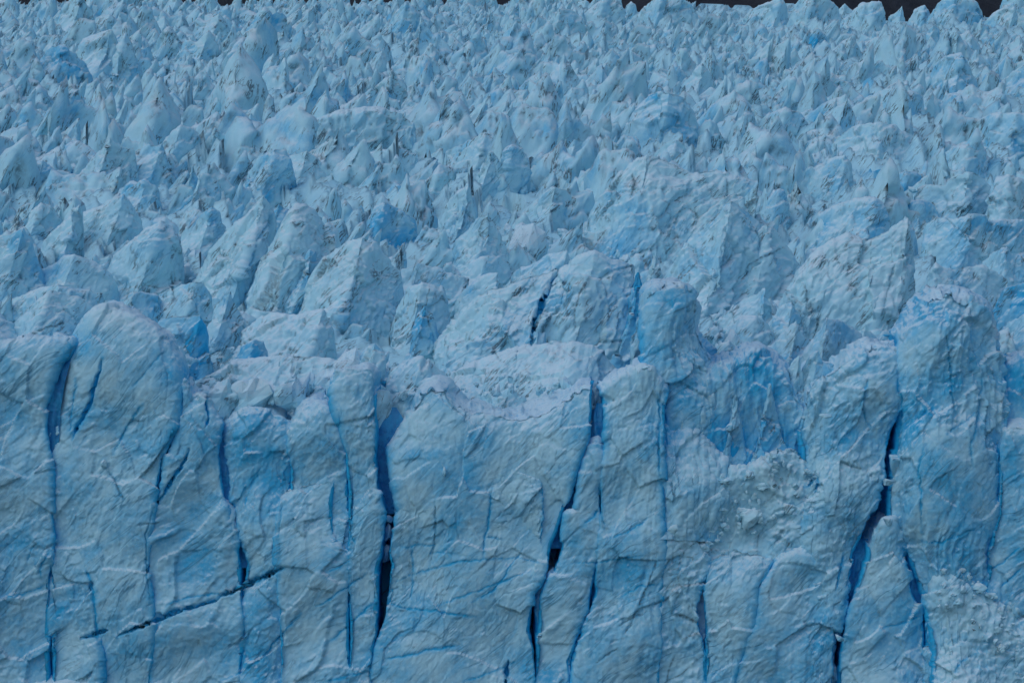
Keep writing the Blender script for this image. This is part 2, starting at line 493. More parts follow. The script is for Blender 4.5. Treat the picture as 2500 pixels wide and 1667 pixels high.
    d = d / (1 + np.abs(d) / 4.5)
    p2 = p + n * d[:, None]
    n2 = grid_normals(p2.reshape(sh)).reshape(-1, 3)
    col = np.zeros((len(p), 3), np.float32)
    col[:, 0] = np.clip(blue + bl * 0.35 + 0.34 * perlin(p / 11.0) + 0.15 * perlin(p / 3.5) + 0.12 * perlin(rot_band(p) / 2.0), 0, 1)
    elf = np.concatenate([np.zeros((sh[0], 6)), np.concatenate([el, np.repeat(el[-1:], 10, 0)], 0), np.zeros((sh[0], 6))], 1).ravel()
    col[:, 0] = np.maximum(col[:, 0], 0.65 * np.exp(-np.maximum(elf, 0) / 0.9))
    col[side, 0] = 1.0
    col[:, 1] = np.clip(dt * dirt * 3.0, 0, 0.9); col[side, 1] = 0
    col[:, 2] = snow_of(n2, p, L, 0.3, 0.8) * 0.8; col[side, 2] = 0
    fm = ~side
    pf, cf = carve(p2[fm], n2[fm], col[fm], D)
    p2[fm] = pf; col[fm] = cf
    o = build(name, p2, grid_faces(*sh[:2]), col, mat or ICE_WALL)
    return tag(o, label, cat, group)

# star-shaped cut block: random planes around a centre, for loose chunks and rubble
_ico = {}
def sphere_grid(nl, nm):
    if (nl, nm) not in _ico:
        th = np.linspace(0, np.pi, nl); ph = np.linspace(0, 2 * np.pi, nm, endpoint=False)
        V = [(0, 0, -1)]
        for a in th[1:-1]:
            for b in ph: V.append((math.sin(a) * math.cos(b), math.sin(a) * math.sin(b), -math.cos(a)))
        V.append((0, 0, 1))
        F = []
        for j in range(nm): F.append((0, 1 + (j + 1) % nm, 1 + j))
        for i in range(nl - 3):
            for j in range(nm):
                a = 1 + i * nm + j; b = 1 + i * nm + (j + 1) % nm; c = b + nm; d = a + nm
                F.append((a, b, c)); F.append((a, c, d))
        top = len(V) - 1; s = 1 + (nl - 3) * nm
        for j in range(nm): F.append((s + j, s + (j + 1) % nm, top))
        _ico[(nl, nm)] = (np.array(V, np.float32), np.array(F))
    return _ico[(nl, nm)]
def chunk_mesh(seed, nl=11, nm=16, planes=11, rough=0.05, scale=(1, 1, 1)):
    r = np.random.default_rng(seed)
    S, F = sphere_grid(nl, nm)
    G = r.normal(size=(planes, 3)); G /= np.linalg.norm(G, axis=1)[:, None]
    dist = r.uniform(0.5, 0.95, planes)
    q = (S @ G.T) / dist
    rad = 1 / np.maximum(q.max(1), 0.7)
    V = S * rad[:, None]
    V = V * (1 + rough * 2 * perlin(V * 2.2 + seed)[:, None] + rough * perlin(V * 5 + seed)[:, None])
    return V * np.array(scale), F
def chunk_col(V, seed, blue=0.1, dirt=0.1):
    col = np.zeros((len(V), 3), np.float32)
    col[:, 0] = np.clip(blue + 0.3 * perlin(V * 0.9 + seed), 0, 1)
    col[:, 1] = np.clip(dirt * smooth(0.1, 0.4, perlin(V * 1.7 + seed + 5)) * 2, 0, 0.8)
    nz = V[:, 2] / (np.linalg.norm(V, axis=1) + 1e-6)
    col[:, 2] = smooth(0.2, 0.8, nz) * 0.8
    return col

def slit(parent, pts, back=2.6, wide=26, name="blue_ice_lining"):
    """clear blue ice that closes a shallow slit at its back, a part of the block beside it"""
    _seed[0] += 1
    ys = np.arange(pts[0][1] - 6, pts[-1][1] + 7, 4.0)
    xs = np.interp(ys, [p[1] for p in pts], [p[0] for p in pts])
    us = np.linspace(-1, 1, 13)
    D = 512 + back
    w = np.interp(ys, [ys[0], ys[0] + 30, ys[-1] - 30, ys[-1]], [0.6, 1, 1, 0.6]) * wide
    Xp = xs[:, None] + us[None, :] * w[:, None]; Yp = ys[:, None] + 0 * Xp
    Yd = D + 0.6 * perlin(np.stack([Xp.ravel() / 9, Yp.ravel() / 45, Xp.ravel() * 0 + _seed[0]], 1)).reshape(Xp.shape)
    Yd = Yd + 2.6 * np.exp(-(Yp - ys[0]) * K * D / 4.0)
    P = np.stack([(Xp - CX) * K * Yd, Yd, (CY - Yp) * K * Yd], -1)[::-1]
    V = P.reshape(-1, 3)
    o = build(name, V, grid_faces(*P.shape[:2]), None, DEEP_ICE)
    m = o.location.copy(); o.parent = parent; o.location = m - parent.location
    return o

# ------------------------------------------------------------------ setting
SKY_X = [0, 515, 530, 585, 600, 820, 835, 860, 870, 1190, 1200, 1230, 1240, 1405, 1415, 1440, 1450, 1495, 1520, 1560, 1590, 1680, 1695, 1710, 1830, 1845, 1865, 1960, 1990, 2080, 2130, 2250, 2300, 2390, 2440, 2500]
SKY_Y = [-20, -20, 7, 5, -20, -20, 8, 8, -20, -20, 2, 2, -20, -20, 10, 10, -20, 0, 22, 22, 0, -10, 14, 0, 5, 18, 0, 0, 25, 25, 40, 46, 20, 34, 34, 0]
def make_setting():
    # ice body behind and below everything
    d = np.r_[526 * (2600 / 526) ** np.linspace(0, 1, 620), np.linspace(2610, 2900, 10)]
    u = np.linspace(-0.30, 0.30, 640)
    DD, U = np.meshgrid(d, u, indexing='ij')
    X = U * DD
    zz = Z0 + SL * (DD - D0)
    zz = np.where(DD > 2600, Z0 + SL * (2600 - D0) - (DD - 2600) * 0.5, zz)
    P = np.stack([X.ravel(), DD.ravel(), zz.ravel()], 1)
    # the surface is broken into tilted shards: each cell a plane of its own, dropping off sheer at its edges
    def shards(sz, tilt, seed):
        q = np.stack([P[:, 0], P[:, 1] * 0.62, np.zeros(len(P))], 1)
        q = q + sz * 0.30 * np.stack([perlin(q / (0.6 * sz) + seed), perlin(q / (0.6 * sz) + seed + 20), np.zeros(len(P))], 1)
        q = q / sz; q[:, 2] = seed * 1.37
        f1, f2, cid, off = worley(q)
        g = RND[(cid * 3 + int(seed)) & 255]
        gx = 0.40 + (g[:, 0] - 0.5) * 1.5; gy = 0.35 + (g[:, 1] - 0.5) * 1.3
        h = sz * tilt * (gx * off[:, 0] + gy * off[:, 1]) + sz * 0.30 * tilt * (g[:, 2] - 0.5) * 2
        return h, cid, f2 - f1
    h1, c1, e1 = shards(17.0, 0.95, 3.0)
    h2, c2, e2 = shards(7.5, 0.9, 8.0)
    near = 0.45 + 0.55 * smooth(560, 1000, P[:, 1])
    hh = (h1 + h2 * 0.85) * near + perlin(P / 45.0) * 4.0 * near - 2.0 * (1 - near) + fbm(P / 2.2, 2) * 0.5
    P[:, 2] += hh - 3.0 - 6.0 * (1 - smooth(526, 580, P[:, 1]))
    lim = (CY - (np.interp(CX + P[:, 0] / P[:, 1] / K, SKY_X, SKY_Y) + 9)) * K * P[:, 1]
    P[:, 2] = np.where(P[:, 1] > 1500, np.minimum(P[:, 2], lim), P[:, 2])      # the ice ends lower where the rock shows
    front = []
    top = P.reshape(len(d), len(u), 3)[0]
    for s in np.linspace(1, 0, 26)[:-1]:
        q = top.copy(); q[:, 2] = top[:, 2] * (1 - s) + (-84.0) * s
        q[:, 1] += 1.2 * perlin(q / 6.0); front.append(q)
    G = np.concatenate([np.array(front), P.reshape(len(d), len(u), 3)], 0)
    V = G.reshape(-1, 3)
    col = np.zeros((len(V), 3), np.float32)
    nf = 25 * len(u)
    col[nf:, 0] = np.clip(0.05 + 0.6 * smooth(0.7, 1.0, RND[c1, 0] * 0.6 + RND[c2, 1] * 0.4) + 0.25 * perlin(V[nf:] / 12.0), 0, 1)
    col[:nf, 0] = 1.0
    col[nf:, 0] = np.where(V[nf:, 1] < 535, 0.9, col[nf:, 0])
    ed = np.maximum(1 - smooth(0.0, 0.10, e1), 0.8 * (1 - smooth(0.0, 0.12, e2)))
    col[nf:, 1] = np.clip(ed * 0.22 * smooth(-0.1, 0.3, perlin(V[nf:] / 16.0 + 3)), 0, 0.75)
    g = build("glacier", V, grid_faces(*G.shape[:2]), col, ICE_MID, origin=(0, 526, -84))
    tag(g, "broken blue ice body of the glacier under the seracs", None, kind="structure")
    # dark mountain flank behind the glacier's top
    x = np.linspace(-2600, 2600, 240); y = np.linspace(2950, 5400, 60)
    YY, XX = np.meshgrid(y, x, indexing='ij')
    Q = np.stack([XX.ravel(), YY.ravel(), np.zeros(XX.size)], 1)
    Z = 200 + (YY.ravel() - 2950) * 0.62 + 120 * ridged(Q / 420.0, 4) + 40 * fbm(Q / 120.0, 4)
    Q[:, 2] = Z
    m = build("mountain", Q, grid_faces(len(y), len(x)), None, ROCK, origin=(0, 2950, 0))
    tag(m, "dark bare rock mountainside behind the top of the glacier", None, kind="structure")
    # sea at the foot of the front, below the frame
    S = np.array([(-3000, -500, -80), (3000, -500, -80), (3000, 540, -80), (-3000, 540, -80)], float)
    s = build("sea", S, np.array([[0, 1, 2, 3]]), None, SEA, origin=(0, 0, -80))
    tag(s, "dark sea water at the foot of the glacier", None, kind="structure")
make_setting()

# ------------------------------------------------------------------ cracks traced on the front (photo pixels)
def cr(w, dep, bl, di, *pts): CRACKS.append((list(pts), w, dep, bl, di))
cr(7, 2.2, 1, 0.35, (199, 1555), (233, 1547), (262, 1538))
cr(7, 2.4, 1, 0.30, (288, 1553), (340, 1530), (383, 1511), (432, 1490), (501, 1473), (545, 1455))
cr(10, 2.2, 1, 0.5, (530, 1458), (589, 1432), (640, 1408), (692, 1386))
cr(3, 1.0, 0.9, 0.0, (400, 1480), (440, 1462), (500, 1452), (560, 1446))
cr(7, 2.0, 1, 0, (250, 875), (240, 915), (225, 955), (222, 985), (205, 1015), (188, 1040), (175, 1075))
cr(3, 1.0, 0.9, 0, (186, 920), (180, 980), (172, 1020), (174, 1060))
cr(6, 1.8, 1, 0, (463, 1095), (445, 1135), (425, 1165), (405, 1200), (385, 1230))
cr(3, 0.9, 0.9, 0.5, (379, 1228), (362, 1285), (357, 1305), (358, 1370), (362, 1430), (366, 1480))
cr(3, 0.9, 0.8, 0.3, (350, 985), (325, 1020), (300, 1060), (275, 1110))
cr(3, 0.8, 0.8, 0.3, (415, 845), (380, 880), (345, 920), (320, 950))
cr(4, 1.0, 0.9, 0, (648, 1130), (615, 1170), (590, 1205), (575, 1235))
cr(3, 0.7, 0.9, 0, (640, 1140), (600, 1215), (597, 1240))
cr(4, 1.2, 1, 0.0, (735, 1495), (690, 1545), (655, 1590), (620, 1620), (585, 1642), (540, 1662))
cr(3, 1.0, 1, 0, (900, 1638), (850, 1650), (790, 1664))
cr(3, 0.9, 1, 0, (912, 1470), (880, 1500), (840, 1535), (800, 1570))
cr(3, 0.9, 0.9, 0, (895, 1400), (850, 1430), (800, 1465), (770, 1480))
cr(2.5, 0.9, 0.7, 0.3, (690, 1215), (684, 1260), (680, 1310), (677, 1370))
cr(2.5, 0.9, 0.9, 0.2, (858, 1180), (860, 1240), (855, 1310), (868, 1325))
cr(2.5, 0.8, 0.9, 0, (795, 1395), (830, 1385), (855, 1365))
cr(6, 1.6, 1, 0, (505, 1040), (510, 1010), (506, 985), (510, 960))
cr(4, 1.0, 0.9, 0, (100, 1410), (97, 1390), (120, 1345))
cr(2.5, 0.8, 0.9, 0, (0, 1460), (60, 1448), (110, 1430))
cr(5, 1.4, 1, 0.1, (205, 1380), (218, 1410), (226, 1445), (229, 1480), (236, 1540), (245, 1600))
cr(4, 1.0, 0.6, 0.9, (262, 1150), (282, 1175), (292, 1208), (302, 1218))
cr(3, 0.8, 0.6, 0.9, (330, 1285), (345, 1283), (360, 1278), (395, 1275))
cr(3, 0.8, 0.6, 0.8, (66, 1370), (75, 1345), (95, 1320))
# centre
cr(3, 1.0, 0.6, 0.8, (1060, 1215), (1064, 1260), (1060, 1330), (1050, 1380))
cr(4, 1.2, 1, 0.1, (1200, 1190), (1198, 1240), (1184, 1310), (1180, 1365))
cr(3, 1.0, 0.9, 0.2, (1184, 1310), (1230, 1316))
cr(3, 0.9, 1, 0, (935, 1470), (1000, 1485), (1060, 1490), (1110, 1500), (1160, 1505))
cr(4, 1.1, 1, 0, (930, 1612), (990, 1600), (1050, 1585), (1130, 1576))
cr(3, 0.9, 0.9, 0, (1280, 1335), (1250, 1375), (1230, 1410), (1205, 1440), (1150, 1470))
cr(2.5, 0.8, 0.9, 0, (950, 1425), (1030, 1395), (1120, 1370), (1270, 1360), (1345, 1380))
cr(2.5, 0.8, 0.9, 0.1, (1004, 1330), (1010, 1390), (1004, 1460))
cr(2.5, 0.7, 0.9, 0, (950, 1335), (1060, 1330), (1050, 1350), (1110, 1350))
cr(2.5, 0.7, 0.9, 0, (1300, 1390), (1200, 1430), (1060, 1480))
cr(2.5, 0.7, 0.9, 0, (1270, 1610), (1200, 1640), (1130, 1664))
cr(4, 1.2, 1, 0, (1464, 1240), (1450, 1262), (1425, 1275))
cr(3, 1.0, 0.9, 0.2, (1462, 1170), (1466, 1240), (1475, 1290))
cr(3, 0.9, 0.9, 0, (1580, 1265), (1530, 1300), (1480, 1312))
cr(2.5, 0.8, 0.9, 0.1, (1370, 1375), (1450, 1372), (1520, 1365), (1570, 1355))
cr(4, 1.2, 0.5, 1.0, (1608, 1350), (1585, 1420), (1560, 1480), (1535, 1530), (1522, 1550))
cr(3, 0.8, 0.5, 0.9, (1500, 1535), (1540, 1510), (1590, 1490))
cr(3, 0.9, 0.6, 0.9, (1450, 1622), (1480, 1600), (1510, 1580))
cr(2.5, 0.9, 1, 0, (1510, 1460), (1560, 1430), (1610, 1425))
cr(4, 1.3, 1, 0.3, (1605, 960), (1612, 1020), (1608, 1100), (1612, 1170))
cr(3, 1.0, 0.9, 0.3, (1622, 985), (1628, 1060), (1624, 1130))
cr(4, 1.4, 0.3, 0.9, (1640, 1165), (1643, 1200), (1650, 1220))
cr(6, 3.0, 1, 0.2, (1240, 1612), (1236, 1640), (1237, 1680))
# right
cr(5, 1.8, 1, 0.1, (2190, 900), (2200, 1000), (2192, 1080), (2180, 1130))
cr(4, 1.4, 1, 0.1, (2260, 1085), (2240, 1140), (2248, 1200), (2250, 1300))
cr(3, 1.2, 1, 0.1, (2250, 1320), (2300, 1325), (2330, 1310), (2410, 1280))
cr(5, 1.6, 1, 0, (2060, 1350), (2054, 1390), (2040, 1440))
cr(3, 1.0, 1, 0, (2500, 1325), (2450, 1370), (2410, 1395))
cr(4, 1.4, 1, 0, (2500, 1380), (2470, 1410), (2440, 1435))
cr(4, 1.5, 1, 0.1, (1965, 1190), (2000, 1160), (1990, 1200))
cr(3, 1.0, 0.9, 0, (2145, 1535), (2200, 1522), (2260, 1500))
cr(3, 1.0, 0.9, 0, (2330, 1640), (2350, 1610), (2380, 1595))
cr(4, 1.2, 0.8, 0.2, (2400, 905), (2395, 960), (2385, 1040), (2370, 1090), (2375, 1150))
cr(5, 1.5, 0.8, 0.3, (2310, 800), (2318, 880), (2325, 960), (2335, 1010))
cr(3, 1.0, 0.8, 0.3, (2310, 1060), (2340, 1040), (2370, 1015), (2390, 1000))
cr(4, 1.2, 0.7, 0.2, (2120, 920), (2112, 960), (2095, 1000))
cr(4, 1.4, 0.7, 0.4, (2105, 985), (2112, 1020), (2125, 1040), (2105, 1060))
# seracs behind the front
cr(10, 4.0, 1, 0, (1362, 655), (1335, 715), (1310, 770), (1297, 840))
cr(3, 1.0, 0.5, 0.8, (1435, 675), (1415, 715), (1402, 760), (1402, 820))
cr(3, 1.0, 0.3, 0.9, (1198, 838), (1220, 875), (1240, 895))
cr(3, 1.0, 0.3, 0.9, (1150, 905), (1172, 920), (1178, 935), (1210, 920))
cr(4, 1.2, 0.5, 0.8, (1118, 560), (1105, 580), (1095, 590))
cr(3, 1.2, 0.8, 0.6, (660, 520), (650, 555), (630, 585), (615, 640), (590, 690))
cr(3, 1.0, 0.5, 0.8, (884, 595), (876, 640), (872, 680), (855, 740))
cr(3, 1.0, 0.5, 0.8, (2190, 630), (2175, 680), (2160, 740), (2150, 800))
cr(3, 0.9, 0.5, 0.7, (1965, 690), (1970, 730), (1965, 770))
cr(3, 1.0, 0.5, 0.9, (1925, 600), (1880, 620), (1830, 645), (1815, 690))
cr(4, 1.5, 0.4, 1.0, (420, 1330 - 670), (422, 700), (420, 755))
cr(4, 1.5, 0.2, 1.0, (1540, 420), (1550, 450), (1535, 480))
cr(3, 1.2, 0.2, 1.0, (165, 785), (120, 800), (85, 810), (60, 840))

# ------------------------------------------------------------------ blocks of the front
W = traced_block
B1 = W("ice_buttress", "blue-slit buttress top beside the mound, at the frame's edge behind the foremost left block",
  [(-300, 840), (-160, 855), (-40, 850), (20, 840), (60, 830), (110, 830), (150, 838), (175, 840)], None,
  [(175, 840), (138, 880), (122, 932), (112, 1000), (112, 1060), (117, 1090), (122, 1163), (127, 1327), (119, 1411), (121, 1526), (119, 1765)], open_r=[(820, 1100)], D=513.2, blue=0.2)
B2 = W("ice_dome_block", "large rounded dome block between the two bright blue slits",
  [(182, 838), (207, 798), (237, 764), (260, 753), (291, 760), (344, 783), (383, 818), (406, 841), (425, 880), (432, 935)],
  [(182, 838), (156, 880), (144, 932), (132, 1000), (122, 1050), (118, 1090), (125, 1163), (131, 1327), (124, 1411), (125, 1526), (124, 1765)],
  [(432, 935), (430, 975), (428, 1010), (424, 1045), (410, 1080), (395, 1124), (377, 1228), (360, 1300), (357, 1400), (366, 1480), (366, 1765)], brow=(3.6, 4.9), amp=1.2, open_l=[(820, 1100)], open_r=[(920, 1240)], D=512.6, blue=0.2, yaw=-0.12, L=30)
B3 = W("ice_buttress", "narrow buttress with pointed crest just past the forked blue slit",
  [(440, 938), (452, 925), (465, 965), (490, 968), (510, 1000), (535, 1035)],
  [(440, 938), (446, 975), (440, 1010), (430, 1048), (424, 1075), (409, 1124), (385, 1228), (363, 1300), (360, 1400), (368, 1480), (368, 1765)],
  [(535, 1035), (530, 1100), (540, 1163), (545, 1220), (552, 1240), (565, 1290), (578, 1327), (588, 1380), (588, 1440), (586, 1480), (592, 1557), (583, 1637), (583, 1765)], open_l=[(920, 1240)], open_r=[(1030, 1385)], D=512.3, blue=0.22)
W("ice_dome_block", "smooth blue-grey dome block above the dark slanting crack",
  [(547, 1036), (574, 1017), (612, 997), (650, 1001), (685, 1017), (704, 1040), (727, 1062)],
  [(547, 1036), (545, 1067), (556, 1163), (569, 1232), (582, 1290), (593, 1340), (602, 1375), (593, 1440), (590, 1480), (595, 1557), (586, 1637), (586, 1765)],
  [(727, 1062), (720, 1100), (712, 1163), (705, 1200), (700, 1390), (700, 1765)], brow=(2.4, 3.5), open_l=[(1030, 1385)], D=512, blue=0.3, bow=0.10)
W("ice_buttress", "recessed buttress with a flat rubbly crest behind the ledge block",
  [(710, 1062), (727, 1010), (760, 990), (790, 985), (815, 1010), (838, 1060)], None,
  [(838, 1060), (842, 1100), (846, 1155), (853, 1297), (853, 1765)], D=512.6, blue=0.2, crumb=0.4)
W("ice_ledge_block", "ledge-topped block low in the wall beside the dark slanting crack",
  [(683, 1202), (700, 1188), (727, 1180), (765, 1168), (808, 1157), (815, 1172)],
  [(683, 1200), (680, 1300), (682, 1390), (690, 1765)], [(815, 1170), (808, 1260), (812, 1330), (850, 1345), (855, 1765)], D=510.8, blue=0.14)
B4 = W("ice_column", "tall pale column standing over the deep blue cleft",
  [(806, 940), (823, 909), (857, 900), (900, 902), (915, 925), (922, 960)],
  [(806, 940), (822, 1000), (840, 1040), (844, 1067), (849, 1155), (854, 1297), (853, 1330), (853, 1765)],
  [(922, 960), (919, 1000), (918, 1090), (922, 1180), (934, 1251), (930, 1281), (930, 1358), (925, 1395), (922, 1519), (912, 1584), (905, 1630), (905, 1765)], brow=(2.1, 2.8), open_r=[(940, 1262), (1375, 1530)], D=512, blue=0.16)
B5 = W("ice_wall_block", "broad central wall block of pale ice veined by thin blue cracks",
  [(955, 1100), (985, 1040), (1000, 1000), (1020, 960), (1050, 940), (1085, 945), (1110, 985), (1140, 1005), (1200, 1010), (1260, 1020), (1320, 1000), (1366, 971), (1412, 944), (1440, 940)],
  [(955, 1100), (964, 1150), (972, 1200), (974, 1251), (966, 1290), (952, 1350), (954, 1392), (950, 1430), (942, 1515), (924, 1580), (913, 1630), (911, 1765)],
  [(1440, 940), (1445, 1000), (1432, 1067), (1405, 1132), (1385, 1232), (1372, 1281), (1350, 1330), (1335, 1392), (1298, 1450), (1292, 1545), (1302, 1585), (1306, 1765)], brow=(2.4, 3.5), amp=1.0, open_l=[(940, 1262), (1375, 1530)], open_r=[(1040, 1295), (1330, 1550)], D=512.3, blue=0.16, L=26)
W("ice_prow", "pointed prow of ice leaning on the wall beside the deep blue cleft",
  [(972, 1252), (991, 1182), (1008, 1159), (1030, 1178), (1052, 1208), (1062, 1235)],
  [(972, 1252), (966, 1290), (952, 1350), (954, 1392), (950, 1430), (945, 1515)], [(1062, 1235), (1062, 1300), (1060, 1400), (1055, 1520)], bottom=1520, open_l=[(1180, 1262), (1375, 1530)], D=511.25, blue=0.12, yaw=0.15)
W("ice_bulge", "snow-topped bulge bulging from the central wall",
  [(1195, 1180), (1205, 1130), (1215, 1090), (1250, 1070), (1290, 1085), (1306, 1130), (1315, 1180)], [(1195, 1180), (1190, 1300), (1190, 1420)], [(1315, 1180), (1325, 1250), (1320, 1420)], bottom=1420, D=511.25, blue=0.1, crumb=0.3)
B6 = W("ice_splinter", "thin upright blade between the wide blue slit and the curled blue hole",
  [(1432, 1112), (1440, 1085), (1455, 1075), (1466, 1102)],
  [(1432, 1112), (1420, 1170), (1406, 1250), (1387, 1256), (1380, 1285), (1372, 1335), (1353, 1392), (1320, 1450), (1308, 1545), (1308, 1765)],
  [(1466, 1102), (1465, 1200), (1465, 1290), (1458, 1335), (1442, 1450), (1435, 1492), (1413, 1530), (1403, 1576), (1386, 1614), (1384, 1765)], amp=1.4, open_l=[(1040, 1295), (1330, 1550)], open_r=[(1060, 1140), (1440, 1585)], D=511.7, blue=0.14)
W("ice_tower", "square-shouldered tower with long fluted edge and a white slab on its crest",
  [(1470, 960), (1508, 925), (1562, 902), (1585, 906), (1607, 929), (1625, 959)],
  [(1470, 960), (1482, 1040), (1484, 1100), (1474, 1140), (1470, 1200), (1470, 1290), (1462, 1335), (1454, 1450), (1444, 1492), (1426, 1530), (1414, 1576), (1399, 1614), (1397, 1765)],
  [(1625, 959), (1618, 1067), (1612, 1182), (1612, 1297), (1615, 1330), (1610, 1765)], brow=(2.4, 3.5), amp=1.3, open_l=[(950, 1145), (1440, 1585)], D=512.3, blue=0.15, flute=0.5)
W("ice_wedge_block", "grey wedge block standing in the foot of the wide blue slit",
  [(1310, 1452), (1345, 1388), (1370, 1400), (1400, 1440), (1425, 1500)], [(1310, 1452), (1308, 1545), (1312, 1765)], [(1425, 1500), (1403, 1576), (1389, 1620), (1388, 1765)], open_r=[(1500, 1600)], D=510.5, blue=0.12, yaw=-0.2)
W("ice_wedge_block", "small pale wedge block cut off by two short dark slits",
  [(1418, 1562), (1440, 1496), (1458, 1490), (1485, 1505), (1498, 1560)], [(1418, 1562), (1405, 1620), (1400, 1765)], [(1498, 1560), (1501, 1600), (1500, 1765)], open_l=[(1500, 1600)], open_r=[(1500, 1570)], D=510.2, blue=0.1)
W("ice_buttress", "pale slanting buttress scored by one long black crack",
  [(1502, 1427), (1540, 1390), (1580, 1370), (1610, 1345), (1630, 1360), (1640, 1400)], [(1502, 1427), (1488, 1469), (1496, 1519), (1509, 1561), (1511, 1765)], [(1640, 1400), (1620, 1450), (1605, 1550), (1590, 1765)], open_l=[(1440, 1570)], D=510.35, blue=0.12)
W("dirty_ice_column", "silt-stained brownish column beside a black hole in the wall",
  [(1612, 1312), (1640, 1297), (1680, 1297), (1720, 1330), (1740, 1370)], [(1612, 1312), (1600, 1400), (1592, 1500), (1582, 1765)], [(1740, 1370), (1712, 1440), (1704, 1480), (1708, 1520), (1716, 1550), (1722, 1600), (1718, 1765)], open_r=[(1430, 1560)], D=510.8, blue=0.04, dirt=0.42, crumb=0.7)
W("ice_tower", "blue-faced tower rising behind the fluted square-shouldered tower",
  [(1580, 780), (1600, 726), (1623, 714), (1669, 709), (1692, 730), (1711, 768), (1722, 825), (1742, 870), (1752, 905)], [(1580, 780), (1590, 900), (1600, 1200)], [(1752, 905), (1770, 1000), (1790, 1200)], bottom=1300, D=520, blue=0.24, brow=(3.6, 5.6), bow=0.12, L=22, jag=5, amp=2.3, flute=0.6, yaw=0.3, dirt=0.05)
W("ice_alcove_wall", "bright blue back wall of the alcove above the rubble heap",
  [(1690, 930), (1740, 895), (1784, 885), (1830, 867), (1860, 862), (1883, 885), (1914, 913), (1940, 960), (1960, 1000)], [(1690, 930), (1690, 1250)], [(1960, 1000), (1960, 1250)], bottom=1300, D=522, blue=0.5, amp=1.3, flute=1.4, dirt=0.02, bow=-0.08)
W("snow_apron", "pale fluted apron sliding down into the blue alcove",
  [(1615, 1010), (1645, 1050), (1680, 1040), (1710, 1070), (1750, 1110), (1790, 1140), (1840, 1165)], [(1615, 1000), (1615, 1300)], [(1840, 1165), (1845, 1300)], bottom=1320, D=517, slope=70, blue=0.25, flute=0.8, crumb=0.3)
W("ice_buttress", "huge leaning buttress with ragged dirty rib above the rubble heap",
  [(1944, 1050), (1967, 959), (1998, 917), (2032, 906), (2074, 875), (2136, 844), (2186, 854), (2205, 883)], [(1944, 1050), (1950, 1100), (1960, 1200), (1960, 1765)],
  [(2205, 883), (2192, 950), (2174, 1050), (2154, 1150), (2125, 1240), (2108, 1310), (2088, 1370), (2070, 1431), (2053, 1488), (2037, 1549), (2027, 1600), (2027, 1765)], open_r=[(1340, 1555)], D=513.5, blue=0.18, dirt=0.2, crumb=0.35, brow=(3.6, 6.3), bow=0.1, L=22, jag=5, amp=2.1)
W("rubble_heap", "crumbly heap of snow and ice rubble below the blue alcove",
  [(1612, 1200), (1640, 1170), (1700, 1152), (1760, 1152), (1800, 1142), (1830, 1147), (1870, 1112), (1895, 1095), (1925, 1087), (1960, 1105), (1985, 1130), (2030, 1150), (2056, 1190)],
  [(1612, 1200), (1625, 1300), (1640, 1480)], [(2056, 1190), (2060, 1300), (2040, 1480)], D=514.5, slope=87, blue=0.03, dirt=0.25, crumb=1.0, flute=0.1, cat="rubble heap")
W("ice_pillar", "pillar under the rubble heap between the black hole and a slanting slit",
  [(1735, 1367), (1760, 1345), (1800, 1335), (1850, 1345), (1883, 1374)], [(1735, 1367), (1718, 1450), (1722, 1560), (1726, 1765)], [(1883, 1374), (1860, 1411), (1842, 1438), (1834, 1530), (1816, 1560), (1808, 1600), (1788, 1652), (1783, 1765)], open_l=[(1430, 1560)], open_r=[(1369, 1535)], D=510.8, blue=0.16)
W("ice_pillar", "wider pillar under the rubble heap against the long dark blue slit",
  [(1899, 1372), (1930, 1352), (1980, 1342), (2040, 1342), (2090, 1362)], [(1899, 1372), (1877, 1411), (1858, 1438), (1849, 1530), (1828, 1560), (1820, 1600), (1799, 1652), (1792, 1765)], [(2090, 1362), (2068, 1431), (2049, 1490), (2035, 1549), (2031, 1600), (2031, 1765)], open_l=[(1369, 1535)], open_r=[(1340, 1555)], D=510.95, blue=0.18, dirt=0.16)
B7 = W("ice_spire_block", "tapering spire block with blue edges, snug against the long dark blue slit",
  [(2115, 1330), (2132, 1289), (2155, 1266), (2182, 1266), (2192, 1316), (2204, 1356)], [(2115, 1330), (2107, 1375), (2093, 1431), (2079, 1488), (2065, 1549), (2052, 1600), (2047, 1765)], [(2204, 1356), (2213, 1400), (2226, 1446), (2248, 1484), (2258, 1550), (2268, 1765)], amp=1.3, open_l=[(1340, 1555)], open_r=[(1350, 1470)], D=510.35, blue=0.14, bow=0.06)
W("ice_tower", "tallest tower with teal hollows in its brow, near the frame's edge",
  [(2212, 840), (2250, 768), (2262, 730), (2296, 716), (2327, 712), (2361, 730), (2396, 745), (2419, 783), (2438, 825), (2446, 883)],
  [(2212, 840), (2207, 900), (2200, 1000), (2185, 1100), (2165, 1200), (2165, 1280), (2214, 1354), (2238, 1446), (2258, 1484), (2264, 1765)],
  [(2446, 883), (2455, 1000), (2450, 1080), (2423, 1163), (2418, 1258), (2400, 1327), (2404, 1400), (2408, 1765)], open_l=[(1350, 1470)], open_r=[(1150, 1335)], D=512, blue=0.3, bow=0.16, flute=0.6, brow=(4.2, 6.3), amp=2.3, L=24, jag=5)
W("ice_buttress", "edge buttress past the thin dark slit of the tallest tower",
  [(2440, 1090), (2460, 1050), (2480, 1040), (2560, 1040), (2660, 1000), (2800, 1030)], [(2440, 1090), (2437, 1163), (2431, 1258), (2413, 1327), (2411, 1400), (2413, 1765)], None, open_l=[(1150, 1335)], D=511.7, blue=0.25)
W("ice_wall_block", "deep blue recessed block behind the edge buttress",
  [(2448, 905), (2465, 882), (2500, 872), (2560, 866), (2800, 850)], None, None, bottom=1200, D=520, blue=0.5, flute=0.8)
